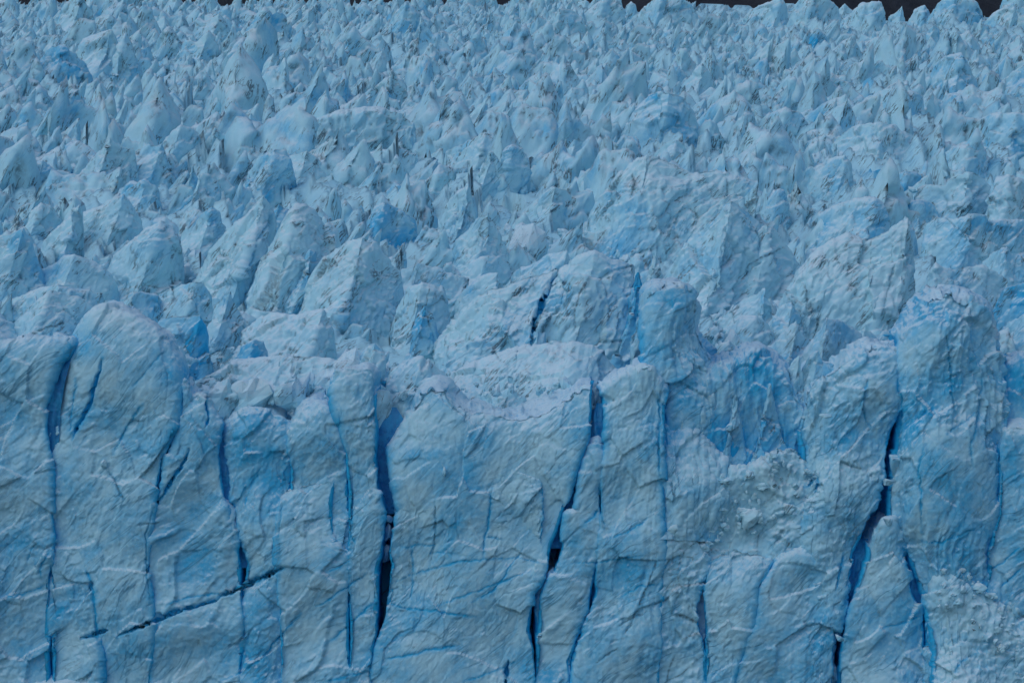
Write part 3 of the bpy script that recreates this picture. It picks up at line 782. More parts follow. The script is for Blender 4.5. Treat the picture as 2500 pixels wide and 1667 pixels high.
W("rubble_slope", "pale slope of fallen snow and rubble at the lower corner",
  [(2262, 1470), (2290, 1392), (2320, 1377), (2360, 1392), (2400, 1422), (2440, 1452), (2500, 1482), (2560, 1492), (2800, 1540)], [(2262, 1470), (2275, 1600), (2290, 1765)], None, D=509.6, slope=72, blue=0.05, dirt=0.15, crumb=0.8, cat="rubble slope")
W("ice_buttress", "foremost block at the frame's edge with a falling snowy brow",
  [(-300, 790), (-180, 760), (-60, 780), (0, 823), (19, 864), (42, 898), (60, 925)], None, [(60, 925), (66, 1000), (75, 1060), (90, 1200), (85, 1300), (64, 1400), (64, 1765)], brow=(2.4, 3.5), amp=1.7, D=510.5, blue=0.14, yaw=0.25)
W("ice_wedge_block", "little snow-tipped wedge lodged at the foot of the long blue slit",
  [(80, 1345), (95, 1320), (115, 1295), (124, 1310), (128, 1335)], [(80, 1345), (88, 1420)], [(128, 1335), (124, 1420)], bottom=1425, D=510.2, blue=0.1)
W("ice_wedge_block", "rounded slab block under the blue slit, edged by a curved crack",
  [(128, 1347), (135, 1338), (150, 1355), (190, 1375), (210, 1395), (222, 1430)], [(128, 1347), (125, 1411), (126, 1765)], [(222, 1430), (226, 1460), (228, 1480), (232, 1540), (240, 1600), (250, 1765)], D=510.5, blue=0.2)
W("ice_spear", "spear-tip slab leaning above the dark slanting crack",
  [(533, 1247), (548, 1225), (560, 1240), (572, 1270)], [(533, 1247), (528, 1320), (520, 1370), (520, 1445), (520, 1475)], [(572, 1270), (577, 1300), (579, 1360), (583, 1440), (582, 1475)], bottom=1462, D=511.1, blue=0.22)
W("snow_ledge", "flat white snow ledge at the very bottom corner",
  [(22, 1672), (60, 1654), (110, 1647), (190, 1642), (240, 1650), (258, 1672)], bottom=1765, D=509.3, slope=60, blue=0.0, dirt=0.0, amp=0.3, cat="snow ledge")

slit(B1, [(170, 845), (147, 880), (133, 932), (122, 1000), (118, 1090), (123, 1163), (129, 1327)], 1.1)
slit(B2, [(437, 935), (438, 990), (428, 1045), (402, 1124), (380, 1228)], 1.0)
slit(B2, [(400, 982), (429, 1032)], 1.0, 12)
slit(B3, [(541, 1036), (543, 1163), (556, 1232), (578, 1320), (597, 1380)], 1.2)
slit(B4, [(940, 1000), (940, 1090), (946, 1180), (952, 1250)], 3.4, 46)
slit(B5, [(1440, 1000), (1415, 1132), (1395, 1232), (1374, 1281), (1358, 1335)], 2.0, 34)
slit(B6, [(1470, 990), (1474, 1067), (1470, 1140)], 1.4, 22)
slit(B6, [(1462, 1300), (1452, 1400), (1443, 1470), (1425, 1530), (1408, 1590)], 1.6, 16)
slit(B7, [(2108, 1320), (2090, 1400), (2075, 1460)], 2.2, 26)
slit(B7, [(2210, 1350), (2230, 1446), (2254, 1484)], 1.0, 16)

# ------------------------------------------------------------------ seracs behind the front, traced from enlarged quarters of the photograph
ORG = dict(A=(0, 0), B=(800, 0), C=(1600, 0), E=(0, 500), F=(800, 500), G=(1600, 500))
def S(reg, name, label, pts, base, **k):
    ox, oy = ORG[reg]; s = 900 / 2352
    k.setdefault("group", "seracs of the icefall")
    return traced_wedge(name, label, [(ox + x * s, oy + y * s) for x, y in pts], oy + base * s, **k)
FAR = dict(slope=66, jag=1.2, dirt=0.4, blue=0.12)

# -- skyline and far icefall
S("A", "ice_pinnacle", "far broad pinnacle rising off the top edge near the corner", [(350, 140), (400, 40), (450, -10), (520, -15), (600, 80)], 200, **FAR)
S("A", "ice_pinnacle", "small flat-capped pinnacle in the shade of the broad corner pinnacle", [(590, 180), (640, 110), (700, 90), (745, 130), (750, 190)], 230, **FAR)
S("A", "ice_dome", "far rounded dome with a big blue hollow in its face", [(200, 470), (250, 400), (290, 320), (330, 295), (400, 285), (440, 320), (490, 340), (560, 430), (600, 520)], 560, slope=66, blue=0.42, dirt=0.2)
S("A", "ice_pinnacle", "slab-sided pinnacle just past the blue-hollow dome", [(490, 400), (530, 250), (600, 220), (710, 185), (740, 250), (745, 330), (735, 420)], 500, **FAR)
S("A", "ice_spire", "tall far spire split by a straight dark line", [(720, 520), (740, 330), (800, 215), (840, 300), (890, 420), (920, 520)], 570, **FAR)
S("A", "ice_pinnacle", "pale slanted far pinnacle with a pinkish flank", [(940, 350), (1010, 240), (1080, 165), (1130, 240), (1200, 300)], 390, **FAR)
S("A", "ice_pinnacle", "twin-humped pale pinnacle in the far icefall", [(1130, 360), (1180, 250), (1250, 270), (1330, 190), (1390, 280)], 400, **FAR)
S("A", "ice_pinnacle", "far two-pointed pinnacle under the first dark rock gap", [(1230, 200), (1270, 110), (1310, 140), (1400, 80), (1450, 150), (1480, 220)], 260, **FAR)
S("A", "ice_pinnacle", "bluish far pinnacle with two pale round knobs on top", [(1590, 170), (1640, 80), (1690, 45), (1740, 90), (1800, 80), (1830, 110)], 260, slope=66, blue=0.3, dirt=0.3)
S("A", "ice_pinnacle", "neat pale pyramid near two small bright blue holes", [(1660, 500), (1690, 400), (1745, 335), (1790, 400), (1830, 490)], 560, **FAR)
S("A", "ice_pinnacle", "grey hunched far pinnacle below the blue-hollow dome", [(330, 640), (370, 560), (395, 530), (420, 600), (500, 570), (540, 640)], 720, **FAR)
S("A", "ice_slab", "low grey slab lying across the dirty far icefall", [(500, 790), (560, 740), (660, 730), (760, 690), (800, 740), (830, 830)], 860, **FAR)
S("A", "serac", "pointed serac with a long pale slope and dark grooved foot", [(460, 1160), (560, 1040), (640, 945), (705, 872), (745, 915), (800, 940), (860, 955)], 1220, blue=0.08, dirt=0.35)
S("A", "serac", "notched serac with a blue face next to the pointed pale one", [(860, 955), (945, 915), (1000, 930), (1035, 905), (1060, 1000), (1110, 1100)], 1190, blue=0.35)
S("A", "serac", "round-shouldered serac behind the notched blue one", [(1040, 900), (1090, 850), (1150, 800), (1200, 810), (1240, 830), (1280, 880), (1290, 940)], 1060)
S("A", "serac", "sharp snowy pyramid serac with a dark line down its face", [(1300, 920), (1340, 860), (1370, 815), (1430, 860), (1500, 920), (1560, 1000)], 1040, blue=0.05, dirt=0.3)
S("A", "serac", "steep blue-shadowed serac left of the striped flat-topped wall", [(1540, 900), (1560, 800), (1600, 720), (1660, 770), (1710, 840), (1780, 865)], 950, blue=0.38)  # blue of the shaded front is put into the ice colour
S("A", "ice_wall", "flat-topped ice wall with vertical dirty stripes", [(1940, 900), (1960, 790), (2060, 742), (2160, 712), (2300, 690), (2440, 690), (2560, 720), (2640, 790)], 975, slope=80, kink=0.1, flute=2.0, dirt=0.5, jag=1.4)
S("A", "ice_pinnacle", "smooth blue slab leaning on the striped flat-topped wall", [(1780, 930), (1830, 830), (1890, 780), (1935, 800), (1945, 900)], 970, slope=74, blue=0.35, dirt=0.1)
S("A", "ice_fin", "small two-pronged fin touching the frame's edge", [(-30, 1090), (50, 1025), (80, 1075), (130, 1045), (170, 1130)], 1180, blue=0.2)
S("A", "ice_fin", "small sharp blue fin beside a dark cleft", [(170, 1100), (230, 1050), (275, 1012), (330, 1070), (400, 1120)], 1210, blue=0.3)
S("A", "ice_dome", "smooth blue dome bulging below the notched blue serac", [(760, 1210), (830, 1160), (930, 1148), (1000, 1190), (1020, 1280)], 1320, blue=0.32, dirt=0.15)
S("A", "ice_spire", "slim pale spire between grey faces", [(1180, 1300), (1200, 1150), (1230, 1050), (1260, 1120), (1290, 1180), (1300, 1300)], 1330, blue=0.3, slope=74)
S("A", "serac", "grey blocky serac with a torn edge beside the slim spire", [(1270, 1110), (1330, 1110), (1390, 1160), (1405, 1300)], 1340)
S("A", "serac", "broad serac with a plain blue face and pale round top", [(1580, 1090), (1650, 1000), (1760, 948), (1830, 960), (1860, 1060), (1890, 1150)], 1250, blue=0.3, dirt=0.1)
S("A", "serac", "serac with a curved dark edge below the flat snow ledge", [(1850, 990), (1960, 960), (2040, 1020), (2100, 1100), (2140, 1160)], 1190)
S("A", "serac", "big grey sloping serac with a long snowy arete", [(470, 1480), (510, 1370), (620, 1325), (720, 1262), (790, 1240), (850, 1320), (900, 1400)], 1520, blue=0.12, dirt=0.35)
S("A", "serac", "dark-footed serac hump left of the long snowy arete", [(180, 1420), (200, 1340), (260, 1300), (330, 1310), (390, 1390)], 1560)
S("A", "snow_shelf", "flat white snow ledge in front of the striped wall", [(2010, 1000), (2130, 985), (2290, 975), (2450, 955), (2560, 945), (2660, 985)], 1050, slope=62, kink=0.05, blue=0.0, dirt=0.02, amp=0.4)
S("B", "ice_pinnacle", "far pinnacle pierced by a tall blue hole", [(380, 170), (430, 80), (500, 15), (540, 40), (580, 90), (650, 130)], 230, slope=66, blue=0.25, dirt=0.35)
S("B", "ice_pinnacle", "pale rounded far pinnacle at the end of the striped wall", [(180, 700), (220, 610), (280, 555), (320, 590), (350, 660), (370, 700)], 740, slope=66, blue=0.15, dirt=0.2)
S("B", "ice_spire", "dark-streaked far spire behind the pale rounded one", [(340, 660), (370, 520), (410, 440), (450, 500), (500, 545)], 690, slope=68, dirt=0.8, blue=0.1)
S("B", "ice_pinnacle", "low pale lump with a scalloped top, past the dark-streaked spire", [(480, 690), (530, 640), (580, 660), (640, 650), (700, 700)], 740, **FAR)
S("C", "ice_fin", "bright pale fin catching light far up the icefall", [(110, 590), (200, 500), (300, 400), (345, 465), (385, 535), (410, 570)], 640, slope=60, blue=0.08, dirt=0.08, kink=0.7)
S("B", "ice_pinnacle", "small upright pale pinnacle with a square head", [(1660, 680), (1670, 600), (1700, 570), (1760, 600), (1780, 680)], 720, **FAR)
S("B", "ice_pinnacle", "far blunt pinnacle with a bluish left cheek", [(1380, 600), (1430, 520), (1470, 540), (1500, 600)], 630, **FAR)
S("B", "ice_pinnacle", "flat-topped far pinnacle with a pinkish face", [(1490, 640), (1560, 560), (1640, 570), (1650, 640)], 700, **FAR)
S("B", "ice_pinnacle", "pointed far pinnacle tilted toward the broad bluish face", [(1880, 660), (1920, 600), (1950, 565), (2010, 590), (2005, 680)], 720, **FAR)
S("B", "serac", "broad bluish face with a ragged top in mid icefall", [(1910, 880), (1940, 740), (2000, 640), (2080, 590), (2180, 580), (2270, 620), (2330, 700)], 950, slope=70, blue=0.32, dirt=0.2)
S("C", "ice_dome", "snowy bulb of ice crowning the great banded serac", [(-15, 985), (55, 905), (130, 885), (190, 920), (215, 1000)], 1060, blue=0.05, dirt=0.15)
S("B", "serac", "great banded serac with dark streaks slanting down its flank", [(1660, 1370), (1780, 1190), (1870, 1085), (1960, 1012), (2040, 980), (2120, 1000), (2230, 1050), (2330, 1100), (2460, 1080), (2590, 1120), (2748, 1150), (2650, 1270)], 1560, blue=0.1, dirt=0.4, slope=56, kink=0.35, lean=0.35)
S("B", "serac", "rounded pale fin with a bright blue bead behind it", [(1420, 1090), (1460, 1000), (1520, 930), (1580, 885), (1640, 890), (1655, 960)], 1110, blue=0.15)
S("B", "serac", "long low serac with a straight snowy roofline", [(750, 962), (830, 930), (900, 890), (1010, 840), (1080, 850), (1115, 900)], 1090, blue=0.08)
S("B", "serac", "tall triangular serac with a blue gash at its side", [(960, 1200), (980, 1050), (1040, 960), (1080, 990), (1120, 1080), (1135, 1150)], 1240, slope=70)
S("B", "serac", "plain lilac-grey face ending in a blue recess", [(1120, 960), (1180, 925), (1240, 940), (1270, 985), (1290, 1070), (1245, 1200)], 1230, slope=76, blue=0.2, dirt=0.1)
S("B", "ice_beak", "overhanging snow beak with dark line beneath it", [(680, 1090), (715, 1050), (800, 1070), (890, 1070), (905, 1150)], 1210, blue=0.06)
S("B", "serac", "small snowy pyramid behind the overhanging beak", [(520, 945), (580, 900), (640, 865), (690, 900), (720, 960)], 980, blue=0.05)
S("B", "serac", "clear blue pyramid with a pale rim, in mid icefall", [(270, 1395), (310, 1312), (360, 1280), (430, 1320), (560, 1395)], 1500, blue=0.5, dirt=0.05)
S("F", "serac", "grey triangular serac face above the big split serac", [(760, 330), (830, 220), (900, 145), (960, 70), (1025, 35), (1080, 150), (1150, 270)], 420, blue=0.12)
S("B", "serac", "snowy shoulder leading up to the grey triangular face", [(700, 1420), (760, 1300), (830, 1215), (900, 1170), (925, 1240), (940, 1330)], 1500, blue=0.08)
S("B", "serac", "smooth violet-grey serac face in a hollow of mid icefall", [(1310, 1340), (1370, 1235), (1450, 1190), (1520, 1210), (1595, 1300)], 1420, blue=0.14, slope=72, dirt=0.15)
S("B", "ice_pinnacle", "far grey pinnacle group leader with dark cracked summit", [(1380, 170), (1430, 110), (1480, 60), (1560, 60), (1620, 110), (1650, 200)], 250, **FAR)
S("B", "ice_pinnacle", "tent-shaped far pinnacle lined in black", [(1080, 260), (1140, 140), (1190, 80), (1230, 130), (1245, 220)], 275, slope=66, dirt=0.6, blue=0.1)
S("B", "ice_pinnacle", "far tent pinnacle rising off the top edge beside the white knob", [(1610, 120), (1690, 40), (1760, -10), (1870, -10), (1885, 70)], 170, **FAR)
S("B", "ice_nub", "white knob of ice against the dark rock", [(1585, 60), (1600, 15), (1645, 3), (1680, 25), (1672, 60)], 85, slope=70, blue=0.0, dirt=0.05)
S("B", "ice_pinnacle", "far flat-sided pinnacle with a long straight dark seam", [(1980, 380), (2030, 300), (2090, 280), (2110, 330), (2150, 420)], 440, **FAR)
S("B", "ice_spire", "thin grey far spire between two flat-sided pinnacles", [(2235, 340), (2260, 280), (2285, 228), (2310, 280), (2325, 340)], 380, **FAR)
S("B", "ice_spire", "needle-thin dark-edged far spire", [(1735, 280), (1755, 220), (1772, 160), (1800, 225), (1835, 285)], 310, **FAR)
S("B", "ice_pinnacle", "blocky far pinnacle with bluish side and pale brow", [(1130, 420), (1180, 340), (1220, 330), (1265, 425)], 460, **FAR)
S("B", "ice_pinnacle", "tapering pale pinnacle with a blue patch at its foot", [(1230, 760), (1250, 680), (1300, 615), (1320, 700), (1340, 770)], 810, **FAR)
S("B", "ice_pinnacle", "low crumbled far pinnacle past the tapering pale one", [(1320, 790), (1360, 740), (1440, 700), (1500, 730), (1525, 790)], 830, **FAR)
S("B", "ice_pinnacle", "skyline pinnacle with a dark gap on either side of its blunt head", [(1885, 90), (1905, 40), (1935, 10), (1965, 30), (1975, 90)], 120, **FAR)
S("B", "ice_pinnacle", "broad skyline pinnacle with one blue notch", [(1985, 120), (2010, 60), (2050, 15), (2130, -20), (2250, -20), (2310, 20), (2352, 60)], 190, slope=66, blue=0.2, dirt=0.35)
S("C", "ice_pinnacle", "skyline pinnacle with a knobbly head by the second rock gap", [(560, 110), (640, 48), (700, 28), (750, 2), (800, -25), (835, 25)], 170, **FAR)
S("C", "ice_pinnacle", "wide skyline pinnacle overtopping the frame", [(850, 130), (880, 40), (930, -15), (1000, -45), (1090, -35), (1165, 50), (1180, 120)], 190, **FAR)
S("C", "ice_nub", "white tilted cap of ice below the widest rock gap", [(1160, 85), (1175, 55), (1210, 25), (1255, 65)], 110, slope=66, blue=0.0, dirt=0.05)
S("C", "ice_pinnacle", "bright humped skyline pinnacle below the widest rock gap", [(1180, 140), (1250, 85), (1310, 30), (1390, 2), (1440, 15), (1455, 70), (1470, 130)], 210, slope=62, blue=0.12, dirt=0.12)
S("C", "ice_spike", "thin curved spike pointing into the dark rock", [(1490, 110), (1540, 75), (1575, 35), (1588, 110)], 150, slope=68, blue=0.1, dirt=0.2)
S("C", "ice_pinnacle", "smooth leaning skyline pinnacle past the curved spike", [(1620, 130), (1655, 60), (1720, 30), (1755, 90)], 170, **FAR)
S("C", "ice_pinnacle", "long bluish skyline block before the last rock gap", [(1735, 110), (1800, 22), (1850, 0), (1910, -12), (2000, 0), (2040, 10), (2085, 75)], 180, slope=68, blue=0.35, dirt=0.15)
S("C", "ice_pinnacle", "sloping far slab with a sharp dark-edged tip", [(2100, 150), (2160, 82), (2220, 50), (2290, 15), (2305, 100)], 200, **FAR)
S("C", "ice_pinnacle", "topmost pinnacle in the corner, cut by the frame", [(2195, 60), (2210, 0), (2300, -25), (2420, -25)], 120, **FAR)
S("C", "ice_nub", "rounded blue thumb of ice in the far corner icefall", [(1730, 225), (1740, 180), (1775, 158), (1810, 190), (1812, 250)], 290, slope=72, blue=0.3, dirt=0.1)
S("C", "ice_dome", "blue rounded far block with a scooped face", [(945, 250), (990, 200), (1040, 180), (1075, 210), (1085, 280)], 330, slope=70, blue=0.4, dirt=0.1)
S("C", "ice_pinnacle", "pale low ridge just before the blue rounded far block", [(830, 290), (890, 228), (960, 260)], 320, **FAR)
S("C", "ice_pinnacle", "bluish tapered pinnacle in the far icefall below the knobbly one", [(680, 360), (715, 290), (770, 278), (790, 350)], 400, slope=68, blue=0.3, dirt=0.3)
S("C", "ice_pinnacle", "pale jagged pinnacle in front of a rounded arch", [(1120, 380), (1180, 272), (1250, 240), (1300, 300), (1330, 370)], 410, **FAR)
S("C", "serac", "dull grey mass with a dark cave near its summit", [(1720, 510), (1780, 420), (1850, 355), (1950, 340), (2010, 420), (2060, 530)], 610, blue=0.3, dirt=0.3)
S("C", "serac", "flat blue-grey slope running off the frame's edge", [(2190, 540), (2280, 450), (2352, 410), (2440, 395)], 590, blue=0.34, dirt=0.2)
S("C", "ice_fin", "curved pale fin with a hollow blue face", [(1750, 705), (1840, 650), (1900, 602), (1945, 595), (1962, 650), (1970, 720)], 760, blue=0.25, dirt=0.1)
S("C", "serac", "long pale whaleback serac with a blue flank", [(1210, 810), (1260, 700), (1340, 630), (1420, 580), (1540, 550), (1600, 580), (1710, 610)], 810, blue=0.28, dirt=0.2)
S("C", "ice_dome", "wide snowy dome serac with a bright smooth crown", [(1080, 970), (1150, 880), (1240, 812), (1340, 785), (1450, 780), (1530, 800), (1580, 850), (1700, 870)], 1030, blue=0.06, dirt=0.2, slope=55)
S("C", "ice_dome", "pale sloped dome above the dark folded ice", [(545, 1010), (620, 960), (700, 920), (800, 905), (832, 940), (845, 1010)], 1060, blue=0.12, dirt=0.15)
S("C", "serac", "grey triangular serac above the snowy bulb", [(185, 880), (280, 812), (350, 760), (390, 790), (430, 880), (465, 915)], 940, blue=0.1)
S("C", "serac", "upright grey serac with dark grooved side", [(455, 905), (490, 800), (570, 720), (620, 730), (650, 800), (675, 905)], 940, dirt=0.5)
S("C", "serac", "rumpled grey serac right before the snowy dome", [(690, 800), (740, 722), (830, 690), (930, 720), (990, 810)], 880, **FAR)
S("C", "serac", "leaf-shaped pale serac split by a dark line", [(920, 1190), (980, 1090), (1080, 1030), (1150, 1000), (1210, 990), (1255, 1050)], 1240, blue=0.2, dirt=0.25)
S("C", "serac", "vivid blue scooped face holding a white lump", [(1495, 1190), (1520, 1110), (1600, 1088), (1690, 1110), (1705, 1200)], 1310, blue=0.6, slope=76, dirt=0.02)
S("C", "serac", "flat grey slab with one bright blue window", [(1680, 1190), (1750, 1175), (1840, 1175), (1900, 1120), (2000, 1090), (2070, 1115), (2150, 1200)], 1410, blue=0.1, slope=74, dirt=0.2)
S("C", "serac", "dark-edged serac slab arching over a black cave", [(1850, 1100), (1880, 1000), (1930, 935), (2000, 922), (2110, 965)], 1130, dirt=0.5)
S("C", "serac", "smooth blue-grey serac face running to the frame's edge", [(2030, 870), (2080, 762), (2140, 722), (2300, 720), (2430, 732)], 1010, blue=0.28, slope=70)
S("C", "serac", "finely ribbed serac leaning at the frame's edge", [(2110, 1330), (2180, 1132), (2260, 1112), (2352, 1150), (2440, 1170)], 1440, dirt=0.35, flute=1.6)
S("C", "serac", "blue-grey hump behind the dark vertical cleft", [(1570, 1345), (1600, 1292), (1680, 1270), (1760, 1290), (1810, 1350)], 1420, blue=0.35)
S("C", "ice_pinnacle", "upright finger serac by a pinkish snow patch", [(670, 1400), (720, 1270), (780, 1202), (820, 1210), (855, 1310)], 1430, slope=72)
# -- middle ground
S("E", "serac", "steep shadowed serac face at the frame's edge, blue at its foot", [(-30, 205), (100, 170), (150, 145), (180, 200), (232, 330), (255, 410)], 580, blue=0.3, dirt=0.3, slope=72)
S("E", "ice_dome", "smooth snow-white dome over a blue belly", [(160, 480), (250, 410), (340, 380), (400, 330), (470, 315), (560, 340), (650, 390), (710, 440), (745, 510)], 570, blue=0.2, dirt=0.05, amp=0.5, slope=58)
S("E", "ice_fin", "pale knife-edge fin climbing beside the shadowed edge face", [(240, 330), (320, 200), (400, 120), (470, 30), (510, 0), (490, 120), (450, 290)], 350, blue=0.08, dirt=0.2)
S("E", "serac", "grey mottled serac with a pale blue eye at its summit", [(690, 440), (760, 300), (850, 230), (930, 150), (1030, 95), (1100, 140), (1145, 200)], 520, blue=0.12, dirt=0.45)
S("E", "ice_fin", "rounded grey fin leaning against the tall pale fin", [(1160, 250), (1200, 190), (1270, 60), (1350, 8), (1410, 40), (1425, 120)], 330, blue=0.12)
S("E", "ice_fin", "tall pale leaning fin with a smooth snowy back", [(1240, 490), (1330, 270), (1440, 150), (1560, 75), (1680, -62), (1735, 0), (1735, 70), (1690, 210), (1600, 400)], 540, blue=0.12, dirt=0.2, slope=58, lean=0.3)
S("E", "ice_fin", "second blue-sided fin tight behind the tall pale fin", [(1660, 260), (1700, 120), (1760, -10), (1785, -20), (1845, 30), (1830, 120)], 420, blue=0.45, dirt=0.2, slope=70)
S("E", "serac", "block with pitted black streaks above the blue cave face", [(990, 620), (1020, 560), (1130, 520), (1250, 480), (1300, 500), (1340, 560), (1355, 660)], 715, blue=0.2, dirt=0.55, slope=72)
S("E", "ice_cave_wall", "clear blue undercut face below the black-streaked block", [(960, 810), (1020, 730), (1100, 705), (1280, 700), (1315, 770), (1325, 870)], 970, blue=0.62, slope=80, dirt=0.05)
S("E", "ice_cone", "conical serac with a dark fissure at its side", [(1325, 820), (1360, 640), (1430, 560), (1470, 540), (1510, 620), (1565, 730)], 860, blue=0.12)
S("E", "serac", "pale bluish shelf above the big rounded front dome", [(770, 640), (850, 560), (950, 560), (1005, 575)], 730, blue=0.4, dirt=0.1)
S("E", "serac", "broad dull serac flank with diagonal scoring", [(1620, 600), (1660, 420), (1760, 160), (1830, 50), (1900, 0), (2000, 30), (2080, 120), (2160, 160)], 660, blue=0.12, dirt=0.35, slope=56)
S("E", "ice_fin", "slim fin with pale edge and blue inner face", [(1710, 700), (1800, 560), (1880, 400), (1980, 280), (2015, 300), (1970, 420), (1910, 570)], 690, blue=0.35, dirt=0.12)
S("E", "serac", "large leaning serac with dark cracks down its blue-grey back", [(1900, 600), (2000, 420), (2120, 290), (2230, 222), (2310, 205), (2400, 240), (2500, 360), (2560, 430)], 740, blue=0.14, dirt=0.35, slope=56, lean=0.3)
S("E", "ice_block", "small blue block with a scooped blue stripe", [(1490, 1000), (1540, 900), (1620, 855), (1680, 870), (1715, 970)], 1080, blue=0.5, dirt=0.15)
S("E", "serac", "rough dirty snow-covered mound behind the recessed buttress", [(1540, 800), (1640, 720), (1720, 680), (1880, 700), (2060, 665), (2120, 760)], 960, crumb=0.8, dirt=0.5, blue=0.08, slope=48)
S("E", "ice_dome", "dirty snow mound crowning the left of the glacier front", [(40, 810), (110, 740), (200, 650), (320, 540), (420, 560), (520, 600), (600, 650), (660, 760)], 1000, blue=0.08, dirt=0.4, slope=55, D=527)
S("E", "serac", "grey crumbling rib at the frame's edge behind the dirty mound", [(-40, 640), (60, 600), (160, 570), (260, 530), (380, 500), (520, 540), (660, 560)], 720, dirt=0.6, crumb=0.4)
S("E", "ice_block", "white-capped little block behind the front's blue slit", [(1085, 960), (1110, 905), (1150, 893), (1175, 930), (1170, 990)], 1060, blue=0.15, dirt=0.05)
S("E", "ice_block", "small pale block cluster leader in the rubble hollow", [(1365, 1240), (1400, 1140), (1450, 1105), (1485, 1170)], 1290, blue=0.2)
S("E", "ice_block", "small block with a blue vertical slit in the rubble hollow", [(1510, 1220), (1560, 1115), (1640, 1090), (1670, 1190)], 1290, blue=0.4)
S("F", "serac", "dark cracked serac with vertical slots and snowy lip", [(330, 660), (370, 540), (440, 420), (570, 370), (700, 400), (820, 450), (900, 470)], 620, blue=0.15, dirt=0.5)
S("F", "serac", "steep blocky grey serac with branching dark cracks", [(430, 680), (470, 590), (520, 520), (600, 500), (730, 520), (765, 610), (800, 740)], 850, blue=0.15, dirt=0.45, slope=70)
S("F", "ice_tooth", "tooth-shaped serac with a deep blue root", [(540, 790), (570, 690), (625, 630), (670, 690), (695, 820)], 930, blue=0.35, slope=72, dirt=0.35)
S("F", "serac", "striped grey knob behind the big split serac", [(830, 610), (870, 540), (930, 490), (1010, 440), (1090, 425), (1125, 500)], 640, dirt=0.4)
S("F", "ice_dome", "smooth pale dome peeping over the split serac", [(860, 440), (930, 350), (1000, 325), (1100, 330), (1160, 380), (1175, 450)], 500, blue=0.15, dirt=0.1)
S("F", "serac", "pale humps along the back of the split serac", [(1150, 490), (1200, 410), (1300, 380), (1400, 312), (1530, 290), (1545, 360)], 510, blue=0.2, dirt=0.12)
S("F", "serac", "biggest mid-field serac, split from brow to foot by a blue gash", [(690, 900), (800, 780), (850, 660), (920, 600), (1000, 530), (1140, 510), (1250, 460), (1400, 420), (1478, 412), (1535, 385), (1600, 320), (1700, 300), (1790, 340), (1945, 380), (1965, 500), (1955, 660), (1920, 820)], 1080, blue=0.12, dirt=0.35, slope=60, kink=0.25, ends=0.03, D=568)
S("F", "ice_block", "grey thumb block at the foot of the blue gash", [(1260, 1060), (1290, 960), (1340, 800), (1390, 812), (1405, 920)], 1100, blue=0.06, dirt=0.3, D=553)
S("F", "ice_block", "round-backed pale boulder of ice below the thumb block", [(1235, 1130), (1260, 1050), (1320, 1020), (1410, 1040), (1480, 1110)], 1220, blue=0.05, dirt=0.15, D=543)
S("F", "ice_thumb", "blue thumb of ice in the bright blue recess", [(1970, 790), (1995, 700), (2035, 650), (2070, 690), (2085, 820)], 900, blue=0.4, slope=78, dirt=0.02, D=545)
S("F", "ice_spike", "pale needle standing before a blue face", [(2048, 480), (2075, 350), (2095, 290), (2112, 380), (2135, 490)], 520, slope=76, blue=0.1, dirt=0.1)
S("F", "ice_fin", "small pale fin above the split serac's hump", [(1880, 400), (1950, 315), (2000, 305), (2015, 390)], 430, blue=0.15)
S("F", "ice_recess_wall", "bright blue recess wall beside the split serac", [(1940, 520), (1985, 420), (2040, 560), (2120, 600), (2200, 560), (2240, 640)], 1040, blue=0.75, slope=82, dirt=0.0, D=560)
S("F", "ice_fin", "ragged fin ridge on the brow of the central wall", [(1320, 1330), (1480, 1232), (1600, 1162), (1680, 1140), (1705, 1210)], 1460, blue=0.12, dirt=0.25, D=518)
S("F", "ice_block", "blocky blue-sided lump behind the tall pale column", [(120, 1070), (220, 932), (300, 880), (360, 920), (350, 1030)], 1120, blue=0.2, dirt=0.3)
S("F", "serac", "dirty rumpled slab between the tooth and the front wall", [(400, 1040), (520, 990), (600, 960), (650, 1000), (760, 1080)], 1180, crumb=0.7, dirt=0.45, blue=0.05, slope=50)
S("G", "serac", "long pale serac slope sweeping up to a blue-streaked summit", [(30, 490), (110, 370), (170, 260), (280, 150), (370, 60), (440, -20), (480, -30), (560, 10), (620, 60), (720, 140), (800, 260)], 660, blue=0.12, dirt=0.15, slope=58)
S("G", "serac", "dirty cracked face set in the long pale slope", [(340, 330), (420, 205), (560, 190), (720, 120), (800, 190), (860, 270), (935, 390)], 670, blue=0.12, dirt=0.6, D=640)
S("C", "serac", "blue-streaked hump behind the long crinkled serac", [(980, 1490), (1010, 1400), (1080, 1340), (1260, 1270), (1400, 1255), (1450, 1300), (1490, 1400)], 1560, blue=0.35, dirt=0.3)
S("G", "serac", "long crinkled serac ending at the dark vertical cleft", [(800, 640), (860, 540), (930, 420), (1010, 300), (1110, 232), (1230, 180), (1330, 215), (1410, 190), (1520, 130), (1610, 85), (1625, 160), (1655, 330), (1660, 500)], 830, blue=0.1, dirt=0.35, slope=58, kink=0.2, ends=0.02)
S("G", "ice_chock", "white chockstone of ice stuck in the dark cleft", [(1630, 170), (1655, 120), (1680, 85), (1702, 112), (1694, 175)], 210, slope=76, blue=0.05, dirt=0.05)
S("G", "serac", "blue-streaked serac with a thick snowy lip past the dark cleft", [(1700, 420), (1708, 260), (1722, 130), (1790, 75), (1900, 90), (2020, 55), (2110, 60), (2130, 100), (2250, 100), (2400, 90)], 430, blue=0.3, dirt=0.3, ends=0.02, slope=70)
S("G", "serac", "pale stepped serac below the dark cleft", [(1640, 600), (1740, 440), (1790, 365), (1830, 400), (1900, 410), (2000, 390), (2080, 380), (2180, 430), (2257, 480), (2225, 560)], 680, blue=0.2, dirt=0.12)
